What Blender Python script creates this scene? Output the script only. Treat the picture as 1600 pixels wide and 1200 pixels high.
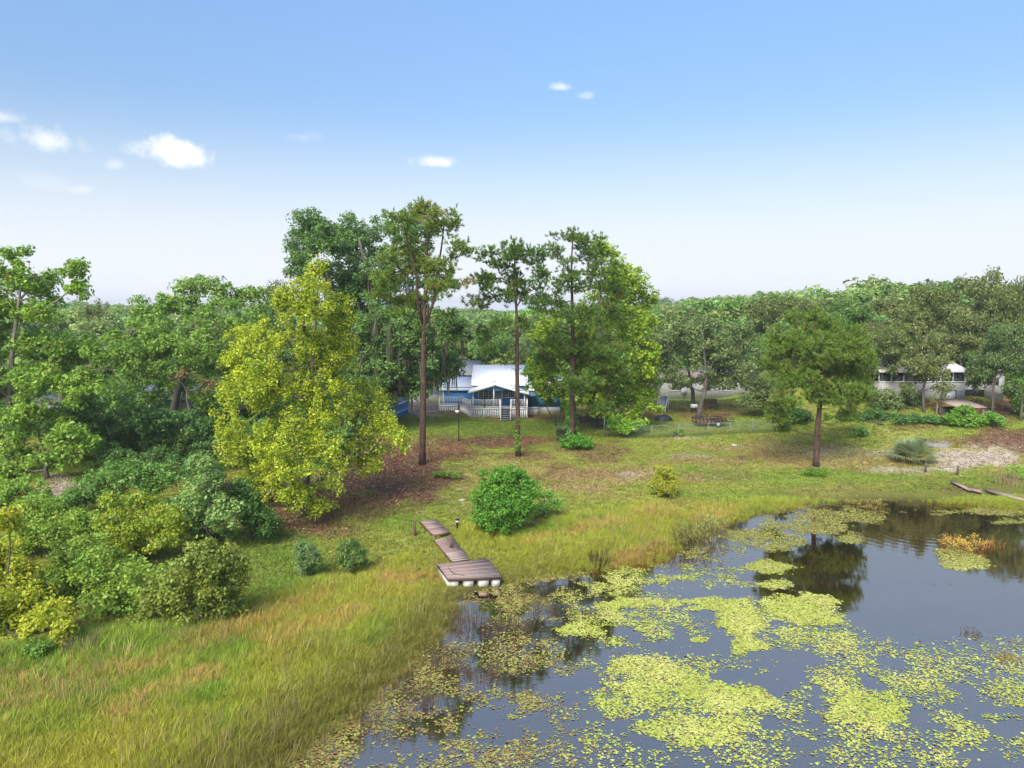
import bpy, math, random
import numpy as np
from mathutils import Vector
R = math.radians
SC = bpy.context.scene
for o in list(bpy.data.objects): bpy.data.objects.remove(o)
C = SC.collection

# ------------------------------------------------------------------ camera, sky, sun, exposure
F, PITCH, CZ = 1113.0, R(6.15), 15.0
cam = bpy.data.objects.new('camera', bpy.data.cameras.new('camera'))
C.objects.link(cam)
cam.location = (0, 0, CZ); cam.rotation_euler = (R(90) - PITCH, 0, 0)
cam.data.sensor_width = 36; cam.data.lens = 36 * F / 1600
cam.data.clip_start = 0.1; cam.data.clip_end = 6000
SC.camera = cam
SUN_EL, SUN_AZ = 42, 202          # azimuth: compass from +Y towards +X
SC.view_settings.view_transform = 'Standard'; SC.view_settings.look = 'None'
SC.view_settings.exposure = 2.05; SC.view_settings.gamma = 1
SC.cycles.use_denoising = True
SC.cycles.max_bounces = 8; SC.cycles.diffuse_bounces = 5; SC.cycles.glossy_bounces = 3
SC.cycles.transmission_bounces = 3; SC.cycles.transparent_max_bounces = 4
SC.cycles.caustics_reflective = False; SC.cycles.caustics_refractive = False

W = bpy.data.worlds.new('World'); SC.world = W; W.use_nodes = True
def pix_dir(px, py):
    x, y = (px - 800) / F, -(py - 600) / F
    c, s = math.cos(PITCH), math.sin(PITCH)
    return Vector((x, c + y * s, -s + y * c))
def build_world():
    nt = W.node_tree; N, L = nt.nodes, nt.links
    N.clear()
    out = N.new('ShaderNodeOutputWorld'); bg = N.new('ShaderNodeBackground')
    sky = N.new('ShaderNodeTexSky'); sky.sky_type = 'NISHITA'; sky.sun_disc = False
    sky.sun_elevation = R(SUN_EL); sky.sun_rotation = R(SUN_AZ)
    sky.air_density = 1.0; sky.dust_density = 2.2; sky.ozone_density = 1.6; sky.altitude = 0
    bg.inputs[1].default_value = 0.063
    def M(op, a, b=None, c=None):
        n = N.new('ShaderNodeMath'); n.operation = op
        for i, v in enumerate((a, b, c)):
            if v is None: continue
            if isinstance(v, (int, float)): n.inputs[i].default_value = v
            else: L.new(v, n.inputs[i])
        return n.outputs[0]
    tc = N.new('ShaderNodeTexCoord'); sp = N.new('ShaderNodeSeparateXYZ'); L.new(tc.outputs['Generated'], sp.inputs[0])
    az = M('ARCTAN2', sp.outputs[0], sp.outputs[1]); el = M('ARCSINE', sp.outputs[2])
    no = N.new('ShaderNodeTexNoise'); no.inputs['Scale'].default_value = 21; no.inputs['Detail'].default_value = 9; no.inputs['Roughness'].default_value = .62
    L.new(tc.outputs['Generated'], no.inputs['Vector'])
    nz = M('MULTIPLY', M('SUBTRACT', no.outputs[0], .5), 2.6)
    total = None
    for px, py, rx, ry, amt in ((272, 240, 62, 26, 1.0), (75, 222, 62, 26, .62), (684, 254, 44, 14, .75), (875, 136, 26, 11, .55), (915, 150, 18, 8, .3), (180, 258, 20, 12, .35),
                                (5, 184, 26, 14, .45), (468, 214, 34, 16, .22), (75, 285, 40, 16, .12), (128, 296, 18, 9, .3), (-220, 150, 90, 40, .8), (1900, 200, 120, 40, .7), (2300, 120, 90, 30, .6)):
        d = pix_dir(px, py); d.normalize()
        a0, e0 = math.atan2(d.x, d.y), math.asin(d.z)
        u = M('MULTIPLY', M('SUBTRACT', az, a0), F / rx * .92); v = M('MULTIPLY', M('SUBTRACT', el, e0), F / ry * .92)
        v = M('MULTIPLY', v, M('ADD', 1.0, M('MULTIPLY', M('LESS_THAN', v, 0), .5)))
        r = M('SQRT', M('ADD', M('MULTIPLY', u, u), M('MULTIPLY', v, v)))
        m = M('ADD', M('SUBTRACT', 1.0, r), nz)
        mr = N.new('ShaderNodeMapRange'); mr.interpolation_type = 'SMOOTHSTEP'
        mr.inputs[1].default_value = .08; mr.inputs[2].default_value = .92; mr.inputs[4].default_value = amt
        L.new(m, mr.inputs[0])
        total = mr.outputs[0] if total is None else M('MAXIMUM', total, mr.outputs[0])
    hs = N.new('ShaderNodeHueSaturation'); hs.inputs['Saturation'].default_value = 1.12
    vv = N.new('ShaderNodeMapRange'); vv.inputs[1].default_value = .08; vv.inputs[2].default_value = .52; vv.inputs[3].default_value = .58; vv.inputs[4].default_value = 1.14; L.new(el, vv.inputs[0]); L.new(vv.outputs[0], hs.inputs['Value'])
    L.new(sky.outputs[0], hs.inputs['Color'])
    # thin summer haze: the sky whitens towards the horizon all the way round
    hz = N.new('ShaderNodeMapRange'); hz.interpolation_type = 'SMOOTHERSTEP'
    hz.inputs[1].default_value = .0; hz.inputs[2].default_value = .30; hz.inputs[3].default_value = .94; hz.inputs[4].default_value = 0.0
    L.new(el, hz.inputs[0])
    m1 = N.new('ShaderNodeMix'); m1.data_type = 'RGBA'; m1.inputs[7].default_value = (3.75, 3.95, 4.3, 1)
    L.new(hz.outputs[0], m1.inputs[0]); L.new(hs.outputs[0], m1.inputs[6])
    mx = N.new('ShaderNodeMix'); mx.data_type = 'RGBA'; mx.inputs[7].default_value = (4.6, 4.6, 4.6, 1)
    L.new(total, mx.inputs[0]); L.new(m1.outputs[2], mx.inputs[6])
    L.new(mx.outputs[2], bg.inputs[0]); L.new(bg.outputs[0], out.inputs[0])
build_world()
sl = bpy.data.lights.new('sun', 'SUN'); sl.energy = 1.2; sl.angle = R(28); sl.color = (1, .95, .86)
sun = bpy.data.objects.new('sun', sl); C.objects.link(sun)
sd = Vector((math.sin(R(SUN_AZ)) * math.cos(R(SUN_EL)), math.cos(R(SUN_AZ)) * math.cos(R(SUN_EL)), math.sin(R(SUN_EL))))
sun.rotation_euler = sd.to_track_quat('Z', 'Y').to_euler(); sun.location = (0, 0, 60)

# ------------------------------------------------------------------ numbers: noise, projection, shore, terrain
def vnoise(x, y, seed=0):
    xi, yi = np.floor(x), np.floor(y); xf, yf = x - xi, y - yi
    def h(a, b):
        v = np.sin(a * 127.1 + b * 311.7 + seed * 74.7) * 43758.5453
        return v - np.floor(v)
    u, v = xf * xf * (3 - 2 * xf), yf * yf * (3 - 2 * yf)
    return (h(xi, yi) * (1 - u) + h(xi + 1, yi) * u) * (1 - v) + (h(xi, yi + 1) * (1 - u) + h(xi + 1, yi + 1) * u) * v
def fbm(x, y, s, seed=0, oct=4):
    t, a, n = 0, .5, 0
    for i in range(oct):
        t = t + a * vnoise(x / s + 17 * i, y / s - 9 * i, seed + i); n += a; a *= .5; s *= .5
    return t / n
def project(x, y, z):
    c, s = math.cos(PITCH), math.sin(PITCH)
    dz = z - CZ
    dep = y * c - dz * s; up = y * s + dz * c
    dep = np.maximum(dep, .01)
    return 800 + F * x / dep, 600 - F * up / dep
def at(px, py, Y):                       # the point at distance Y
    d = pix_dir(px, py); t = Y / d.y
    return Vector((d.x * t, Y, CZ + d.z * t))
def at_z(px, py, z):
    d = pix_dir(px, py); t = (z - CZ) / d.z
    return Vector((d.x * t, d.y * t, z))
SHORE_PX = [(330, 1260), (425, 1195), (520, 1125), (600, 1062), (655, 1005), (700, 955), (735, 926), (800, 912), (870, 892), (955, 886), (1040, 872), (1085, 850),
            (1120, 824), (1185, 803), (1262, 790), (1350, 784), (1430, 783), (1500, 788), (1560, 796), (1640, 803)]
SH = [(-60, -80), (-30, -30), (-16, 2)] + [tuple(at_z(a, b, 0)[:2]) for a, b in SHORE_PX] + [(60, 56), (95, 70), (190, 80), (190, -80)]
SH = np.array(SH)
def shore_d(x, y):                       # + on land, - in the pond
    x, y = np.asarray(x, float), np.asarray(y, float)
    best = np.full(x.shape, 1e9); inside = np.zeros(x.shape, bool)
    n = len(SH)
    for i in range(n):
        ax, ay = SH[i]; bx, by = SH[(i + 1) % n]
        dx, dy = bx - ax, by - ay
        t = np.clip(((x - ax) * dx + (y - ay) * dy) / (dx * dx + dy * dy), 0, 1)
        best = np.minimum(best, np.hypot(x - ax - t * dx, y - ay - t * dy))
        c = ((ay > y) != (by > y)) & (x < (bx - ax) * (y - ay) / (by - ay + 1e-12) + ax)
        inside ^= c
    w = .7 * (fbm(x, y, 3.0, 5) - .5)
    return np.where(inside, -best, best) + w
def height(x, y):
    d = shore_d(x, y)
    dl = np.clip(d, 0, None)
    land = .28 * (1 - np.exp(-dl / 1.6)) + .041 * np.minimum(dl, 45) + .10 * (fbm(x, y, 6, 3) - .5) * np.clip(dl / 4, 0, 1)
    w = np.clip((x - 27) / 20, 0, 1); land = land + w * w * (3 - 2 * w) * .16 * np.clip(dl - 9, 0, 24)
    return np.where(d > 0, land + .005, np.maximum(d * .28, -1.2) - .02)
def ground(px, py):
    d = pix_dir(px, py); z = 1.0
    for i in range(30):
        t = (z - CZ) / d.z
        z = .5 * z + .5 * float(height(np.array([d.x * t]), np.array([d.y * t]))[0])
    t = (z - CZ) / d.z
    return Vector((d.x * t, d.y * t, z))
def gz(x, y): return float(height(np.array([x]), np.array([y]))[0])
def px_m(p): return (p.y * math.cos(PITCH) + (CZ - p.z) * math.sin(PITCH)) / F      # metres per photo pixel there

# ------------------------------------------------------------------ materials
MATS = {}
def mat(name, col=(.5, .5, .5), rough=.7, metal=0, noise=None, bump=0, spec=.3):
    """noise = (scale, second colour, amount)"""
    if name in MATS: return MATS[name]
    m = bpy.data.materials.new(name); m.use_nodes = True
    nt = m.node_tree; b = nt.nodes['Principled BSDF']
    b.inputs['Roughness'].default_value = rough; b.inputs['Metallic'].default_value = metal
    b.inputs['Specular IOR Level'].default_value = spec
    b.inputs['Base Color'].default_value = (*col, 1)
    if noise or bump:
        tc = nt.nodes.new('ShaderNodeTexCoord'); n = nt.nodes.new('ShaderNodeTexNoise')
        mp = nt.nodes.new('ShaderNodeMapping'); nt.links.new(tc.outputs['Object'], mp.inputs[0]); nt.links.new(mp.outputs[0], n.inputs['Vector'])
        n.inputs['Detail'].default_value = 8; n.inputs['Roughness'].default_value = .65
        sc = noise[0] if noise else 8
        if isinstance(sc, tuple): mp.inputs['Scale'].default_value = sc; n.inputs['Scale'].default_value = 1
        else: n.inputs['Scale'].default_value = sc
        if noise:
            r = nt.nodes.new('ShaderNodeMapRange'); r.inputs[1].default_value = .35; r.inputs[2].default_value = .68; r.inputs[4].default_value = noise[2]
            x = nt.nodes.new('ShaderNodeMix'); x.data_type = 'RGBA'
            x.inputs[6].default_value = (*col, 1); x.inputs[7].default_value = (*noise[1], 1)
            nt.links.new(n.outputs[0], r.inputs[0]); nt.links.new(r.outputs[0], x.inputs[0]); nt.links.new(x.outputs[2], b.inputs['Base Color'])
        if bump:
            bp = nt.nodes.new('ShaderNodeBump'); bp.inputs['Strength'].default_value = bump; bp.inputs['Distance'].default_value = .05
            nt.links.new(n.outputs[0], bp.inputs['Height']); nt.links.new(bp.outputs[0], b.inputs['Normal'])
    MATS[name] = m
    return m
def leaf_mat(name, instancer=False, transl=.42, gloss=.02):
    m = bpy.data.materials.new(name); m.use_nodes = True
    nt = m.node_tree; N, L = nt.nodes, nt.links
    N.clear()
    out = N.new('ShaderNodeOutputMaterial')
    a = N.new('ShaderNodeAttribute'); a.attribute_name = 'tint'; col = a.outputs['Color']
    if instancer:
        b = N.new('ShaderNodeAttribute'); b.attribute_name = 'itint'; b.attribute_type = 'INSTANCER'
        x = N.new('ShaderNodeMix'); x.data_type = 'RGBA'; x.blend_type = 'MULTIPLY'; x.inputs[0].default_value = 1
        L.new(col, x.inputs[6]); L.new(b.outputs['Color'], x.inputs[7]); col = x.outputs[2]
    d = N.new('ShaderNodeBsdfDiffuse'); t = N.new('ShaderNodeBsdfTranslucent'); g = N.new('ShaderNodeBsdfGlossy')
    g.inputs['Roughness'].default_value = .45
    L.new(col, d.inputs[0]); L.new(col, t.inputs[0])
    m1 = N.new('ShaderNodeMixShader'); m1.inputs[0].default_value = transl; L.new(d.outputs[0], m1.inputs[1]); L.new(t.outputs[0], m1.inputs[2])
    m2 = N.new('ShaderNodeMixShader'); m2.inputs[0].default_value = gloss; L.new(m1.outputs[0], m2.inputs[1]); L.new(g.outputs[0], m2.inputs[2])
    L.new(m2.outputs[0], out.inputs[0])
    return m
LEAF = leaf_mat('leaf'); NEEDLE = leaf_mat('needle', transl=.3, gloss=.015); BLADE = leaf_mat('grass_blade', True, .25, .02); PAD = leaf_mat('lily_pad', False, 0.05, .06); FARLEAF = leaf_mat('far_leaf', True)
BARK = {
    'pine': mat('pine_bark', (.03, .019, .015), .9, noise=((5, 5, 1.6), (.125, .074, .055), 1), bump=1),
    'oak': mat('oak_bark', (.06, .052, .045), .9, noise=((5, 5, 1.2), (.16, .145, .125), .9), bump=.7),
    'pale': mat('pale_bark', (.26, .23, .19), .85, noise=((4, 4, 1.5), (.12, .10, .08), .9), bump=.4),
    'twig': mat('dead_twig', (.11, .085, .07), .9, noise=(4, (.2, .16, .13), .7)),
}

# ------------------------------------------------------------------ mesh helpers
def tag(o, label=None, cat=None, group=None, kind=None):
    if label: o['label'] = label
    if cat: o['category'] = cat
    if group: o['group'] = group
    if kind: o['kind'] = kind
    return o
def empty(name, loc, rz=0):
    o = bpy.data.objects.new(name, None); C.objects.link(o); o.location = loc; o.rotation_euler = (0, 0, rz); o.empty_display_size = .3
    return o
def link(name, me, parent=None, loc=None):
    o = bpy.data.objects.new(name, me); C.objects.link(o)
    if parent is not None: o.parent = parent
    if loc is not None: o.location = loc
    return o
def mesh_np(name, V, quads=None, tris=None, m=None, tint=None, smooth=False):
    me = bpy.data.meshes.new(name)
    V = np.asarray(V, np.float32); me.vertices.add(len(V)); me.vertices.foreach_set('co', V.ravel())
    q = np.zeros((0, 4), np.int32) if quads is None else np.asarray(quads, np.int32).reshape(-1, 4)
    t = np.zeros((0, 3), np.int32) if tris is None else np.asarray(tris, np.int32).reshape(-1, 3)
    idx = np.concatenate([q.ravel(), t.ravel()]).astype(np.int32)
    tot = np.concatenate([np.full(len(q), 4), np.full(len(t), 3)]).astype(np.int32)
    me.loops.add(len(idx)); me.loops.foreach_set('vertex_index', idx)
    me.polygons.add(len(tot)); me.polygons.foreach_set('loop_start', (np.cumsum(tot) - tot).astype(np.int32)); me.polygons.foreach_set('loop_total', tot)
    if smooth: me.polygons.foreach_set('use_smooth', np.ones(len(tot), bool))
    if tint is not None:
        a = me.attributes.new('tint', 'FLOAT_COLOR', 'POINT')
        c = np.ones((len(V), 4), np.float32); c[:, :3] = tint; a.data.foreach_set('color', c.ravel())
    me.update(calc_edges=True)
    if m is not None: me.materials.append(m)
    return me
class MB:
    def __init__(s): s.v, s.q, s.t, s.n = [], [], [], 0
    def add(s, V, q=None, t=None):
        V = np.asarray(V, float)
        if q is not None and len(q): s.q.append(np.asarray(q) + s.n)
        if t is not None and len(t): s.t.append(np.asarray(t) + s.n)
        s.v.append(V); s.n += len(V); return s
    def hexa(s, P):                       # eight corners: bottom ring then top ring
        return s.add(P, [(3, 2, 1, 0), (4, 5, 6, 7), (0, 1, 5, 4), (1, 2, 6, 5), (2, 3, 7, 6), (3, 0, 4, 7)])
    def box(s, x0, x1, y0, y1, z0, z1):
        return s.hexa([(x0, y0, z0), (x1, y0, z0), (x1, y1, z0), (x0, y1, z0), (x0, y0, z1), (x1, y0, z1), (x1, y1, z1), (x0, y1, z1)])
    def bar(s, a, b, w, h):               # a box from a to b
        a, b = Vector(a), Vector(b); d = (b - a).normalized()
        u = d.cross(Vector((0, 0, 1)))
        if u.length < 1e-3: u = Vector((1, 0, 0))
        u.normalize(); n = u.cross(d).normalized(); u = u * w / 2; n = n * h / 2
        return s.hexa([a - u - n, a + u - n, b + u - n, b - u - n, a - u + n, a + u + n, b + u + n, b - u + n])
    def slab(s, P, th):                   # a quad P made thick downwards
        P = [Vector(p) for p in P]; k = Vector((0, 0, th))
        return s.hexa([p - k for p in P] + P)
    def tube(s, pts, rad, n=8, cap=True):
        pts = np.asarray([tuple(p) for p in pts], float); m = len(pts)
        rad = np.full(m, rad, float) if np.isscalar(rad) else np.asarray(rad, float)
        tn = np.gradient(pts, axis=0); tn /= np.linalg.norm(tn, axis=1)[:, None] + 1e-9
        ref = np.array([0, 1., 0]) if abs(tn[0][1]) < .8 else np.array([1., 0, 0])
        V = []
        a = np.linspace(0, 2 * np.pi, n, endpoint=False)
        for i in range(m):
            u = np.cross(tn[i], ref); u /= np.linalg.norm(u) + 1e-9; w = np.cross(tn[i], u)
            V.append(pts[i] + rad[i] * (np.cos(a)[:, None] * u + np.sin(a)[:, None] * w))
        q = [(i * n + j, i * n + (j + 1) % n, (i + 1) * n + (j + 1) % n, (i + 1) * n + j) for i in range(m - 1) for j in range(n)]
        V = np.concatenate(V); t = []
        if cap:
            V = np.concatenate([V, pts[:1], pts[-1:]]); k = m * n
            t = [(k, (j + 1) % n, j) for j in range(n)] + [(k + 1, (m - 1) * n + j, (m - 1) * n + (j + 1) % n) for j in range(n)]
        return s.add(V, q, t)
    def mesh(s, name, m, smooth=False):
        q = np.concatenate(s.q) if s.q else None; t = np.concatenate(s.t) if s.t else None
        return mesh_np(name, np.concatenate(s.v), q, t, m, smooth=smooth)
    def build(s, name, m, parent=None, loc=None, smooth=False): return link(name, s.mesh(name, m, smooth), parent, loc)
    def shift(s, v):
        s.v = [a - np.array(tuple(v)) for a in s.v]; return s

# ------------------------------------------------------------------ ground
def lines(lo, a, b, hi, step, grow=1.18):
    c = list(np.arange(a, b + step, step)); s = step
    while c[-1] < hi: s *= grow; c.append(c[-1] + s)
    s = step
    while c[0] > lo: s *= grow; c.insert(0, c[0] - s)
    return np.array(c)
def blob(px, py, cx, cy, rx, ry, x, y, seed, rag=.9):
    r = np.hypot((px - cx) / rx, (py - cy) / ry) + rag * (fbm(x, y, 2.2, seed) - .5) * 2
    return np.clip((1.15 - r) * 2.2, 0, 1)
def pdist(px, py, pts, sy=1.0):
    d = np.full(px.shape, 1e9)
    for (ax, ay), (bx, by) in zip(pts[:-1], pts[1:]):
        dx, dy = bx - ax, (by - ay) * sy
        t = np.clip(((px - ax) * dx + (py - ay) * sy * dy) / (dx * dx + dy * dy), 0, 1)
        d = np.minimum(d, np.hypot(px - ax - t * dx, (py - ay) * sy - t * dy))
    return d
TALL = np.array([(-300, 1130), (0, 1000), (150, 985), (300, 978), (400, 935), (470, 905), (560, 885), (610, 868), (650, 850), (700, 838), (735, 800), (800, 828), (870, 800), (960, 786), (1060, 785), (1130, 772), (1220, 758), (1320, 752), (1420, 752), (1520, 742), (1600, 736), (1900, 730)])
RUST = [[(-60, 1125), (90, 1090), (230, 1050), (300, 1020), (400, 975), (480, 945), (560, 915), (640, 905), (695, 898)], [(830, 850), (900, 835), (970, 815), (1060, 795), (1110, 790)], [(960, 880), (1000, 870), (1030, 860)], [(1090, 812), (1150, 796), (1230, 786), (1300, 780)], [(0, 1075), (60, 1070), (110, 1060)], [(420, 1010), (560, 960)], [(180, 1120), (330, 1060)]]
PATCH = [  # photo pixels: ground cover there, plus tree shade painted in as a dark patch
    ('litter', 600, 745, 75, 42, .95), ('litter', 660, 752, 60, 28, .85), ('litter', 590, 700, 60, 18, .8), ('litter', 640, 715, 70, 16, .8), ('litter', 690, 712, 60, 12, .7), ('litter', 560, 790, 60, 26, .55), ('litter', 500, 830, 60, 18, .5), ('litter', 760, 690, 110, 9, .8), ('litter', 430, 795, 120, 40, .8),
    ('mud', 712, 701, 20, 5, .8), ('mud', 825, 690, 26, 5, .85), ('mud', 690, 708, 14, 4, .5), ('mud', 698, 660, 14, 4, .6), ('mud', 790, 657, 40, 3, .6),
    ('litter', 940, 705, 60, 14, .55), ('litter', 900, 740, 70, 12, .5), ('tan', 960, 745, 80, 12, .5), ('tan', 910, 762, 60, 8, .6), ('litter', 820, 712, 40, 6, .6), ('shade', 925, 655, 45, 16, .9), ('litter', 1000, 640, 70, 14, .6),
    ('sand', 985, 742, 22, 5, .7), ('sand', 1075, 713, 30, 5, .5), ('tan', 1110, 720, 70, 10, .5), ('tan', 1130, 745, 60, 9, .6), ('tan', 1220, 700, 110, 12, .55), ('sand', 1075, 685, 30, 3, .5), ('litter', 1240, 715, 80, 10, .45),
    ('sand', 1310, 708, 45, 7, .35), ('tan', 1330, 722, 80, 14, .55), ('sand', 1390, 708, 36, 8, .45), ('sand', 1470, 722, 60, 10, .75), ('sand', 1440, 735, 60, 7, .7), ('sand', 1560, 702, 40, 22, .7), ('sand', 1530, 715, 60, 14, .8), ('litter', 1560, 685, 70, 14, .8), ('litter', 1595, 690, 40, 20, .6), ('litter', 1500, 690, 60, 8, .5), ('litter', 1420, 668, 40, 4, .5), ('litter', 1575, 640, 50, 16, .9), ('litter', 1460, 630, 60, 5, .7),
    ('green', 1240, 745, 170, 12, .7), ('green', 1150, 775, 120, 9, .7), ('green', 800, 668, 110, 13, .7), ('green', 680, 668, 60, 14, .6), ('green', 1180, 655, 80, 14, .7), ('green', 440, 880, 90, 50, .6), ('green', 420, 850, 60, 30, .8), ('green', 1430, 655, 90, 10, .6), ('green', 1090, 622, 90, 10, .6), ('green', 1370, 690, 90, 9, .5),
    ('litter', 1110, 648, 60, 10, .5), ('litter', 700, 640, 70, 8, .7), ('lot', 665, 636, 40, 13, .9), ('litter', 850, 650, 45, 6, .7), ('sand', 85, 770, 45, 25, .9), ('litter', 1490, 765, 30, 5, .5), ('tan', 350, 965, 50, 12, .5), ('litter', 640, 780, 60, 14, .35)]
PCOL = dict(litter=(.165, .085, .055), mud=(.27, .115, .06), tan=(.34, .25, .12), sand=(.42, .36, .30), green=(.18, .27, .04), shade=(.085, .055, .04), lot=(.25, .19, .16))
def tall_mask(px, py, x, y):
    e = np.interp(px, TALL[:, 0], TALL[:, 1])
    return np.clip((py - e + 26 * (fbm(x, y, 2.5, 8) - .5)) / 22, 0, 1)
def rust_mask(px, py, x, y):
    m = np.zeros(px.shape)
    for i, l in enumerate(RUST):
        w = 15 + np.clip((py - 850) / 22, 0, 12)
        m = np.maximum(m, np.clip(1.25 - pdist(px, py, l, 1.5) / w, 0, 1))
    n = fbm(x, y, 2.0, 21) * .65 + fbm(x, y, 9, 22) * .35
    return np.clip(m * 2.2 * np.clip((n - .36) * 4.0, 0, 1), 0, 1)
def ground_colour(x, y, z):
    px, py = project(x, y, z)
    lawn = np.array((.26, .29, .055)); tan = np.array((.33, .25, .11)); green = np.array((.175, .27, .035))
    n1, n2 = fbm(x, y, 5, 31), fbm(x, y, 1.3, 32)
    k = np.clip((n1 * .6 + n2 * .4 - .47) * 4.2, 0, 1)[..., None]
    g = np.clip((fbm(x, y, 8, 33) * .6 + fbm(x, y, 2, 35) * .4 - .45) * 4, 0, 1)[..., None]
    c = lawn * (1 - k * .6) + tan * k * .6
    c = c * (1 - g * .7) + green * g * .7
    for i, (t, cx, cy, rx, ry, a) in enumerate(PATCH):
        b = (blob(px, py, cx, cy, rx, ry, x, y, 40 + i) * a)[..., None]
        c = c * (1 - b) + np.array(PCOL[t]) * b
    t = tall_mask(px, py, x, y)[..., None] * .85
    c = c * (1 - t) + np.array((.115, .115, .025)) * t
    d = shore_d(x, y)
    w = np.clip((1.2 - d) / 1.5, 0, 1)[..., None]
    c = c * (1 - w) + np.array((.045, .035, .018)) * w
    far = (np.clip((y - 100) / 25, 0, 1) + np.clip((np.abs(x) - 75) / 20, 0, 1)).clip(0, 1)[..., None]
    return c * (1 - far) + np.array((.095, .11, .035)) * far
def build_ground():
    X = lines(-1800, -48, 52, 1800, .42); Y = lines(-400, 16, 104, 2400, .42)
    gx, gy = np.meshgrid(X, Y); h = height(gx, gy)
    V = np.stack([gx, gy, h], -1).reshape(-1, 3); nx, ny = len(X), len(Y)
    i = (np.arange(ny - 1)[:, None] * nx + np.arange(nx - 1)[None]).ravel()
    q = np.stack([i, i + 1, i + 1 + nx, i + nx], 1)
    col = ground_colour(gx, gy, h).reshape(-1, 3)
    m = bpy.data.materials.new('ground'); m.use_nodes = True
    nt = m.node_tree; N, L = nt.nodes, nt.links; b = N['Principled BSDF']; b.inputs['Roughness'].default_value = .95; b.inputs['Specular IOR Level'].default_value = .1
    a = N.new('ShaderNodeAttribute'); a.attribute_name = 'tint'; tc = N.new('ShaderNodeTexCoord')
    col_ = a.outputs['Color']
    for sc, lo, hi in ((9, .55, 1.5), (34, .6, 1.45), (2.2, .85, 1.15)):
        n = N.new('ShaderNodeTexNoise'); n.inputs['Scale'].default_value = sc; n.inputs['Detail'].default_value = 6; n.inputs['Roughness'].default_value = .7
        L.new(tc.outputs['Object'], n.inputs['Vector'])
        r = N.new('ShaderNodeMapRange'); r.inputs[1].default_value = .3; r.inputs[2].default_value = .7; r.inputs[3].default_value = lo; r.inputs[4].default_value = hi
        L.new(n.outputs[0], r.inputs[0])
        x = N.new('ShaderNodeMix'); x.data_type = 'RGBA'; x.blend_type = 'MULTIPLY'; x.inputs[0].default_value = 1
        cb = N.new('ShaderNodeCombineColor'); [L.new(r.outputs[0], cb.inputs[j]) for j in range(3)]
        L.new(col_, x.inputs[6]); L.new(cb.outputs[0], x.inputs[7]); col_ = x.outputs[2]
        if sc == 9:
            bp = N.new('ShaderNodeBump'); bp.inputs['Strength'].default_value = .6; bp.inputs['Distance'].default_value = .08
            L.new(n.outputs[0], bp.inputs['Height']); L.new(bp.outputs[0], b.inputs['Normal'])
    L.new(col_, b.inputs['Base Color'])
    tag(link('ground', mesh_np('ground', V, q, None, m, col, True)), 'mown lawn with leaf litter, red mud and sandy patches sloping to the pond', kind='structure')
build_ground()

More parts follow.
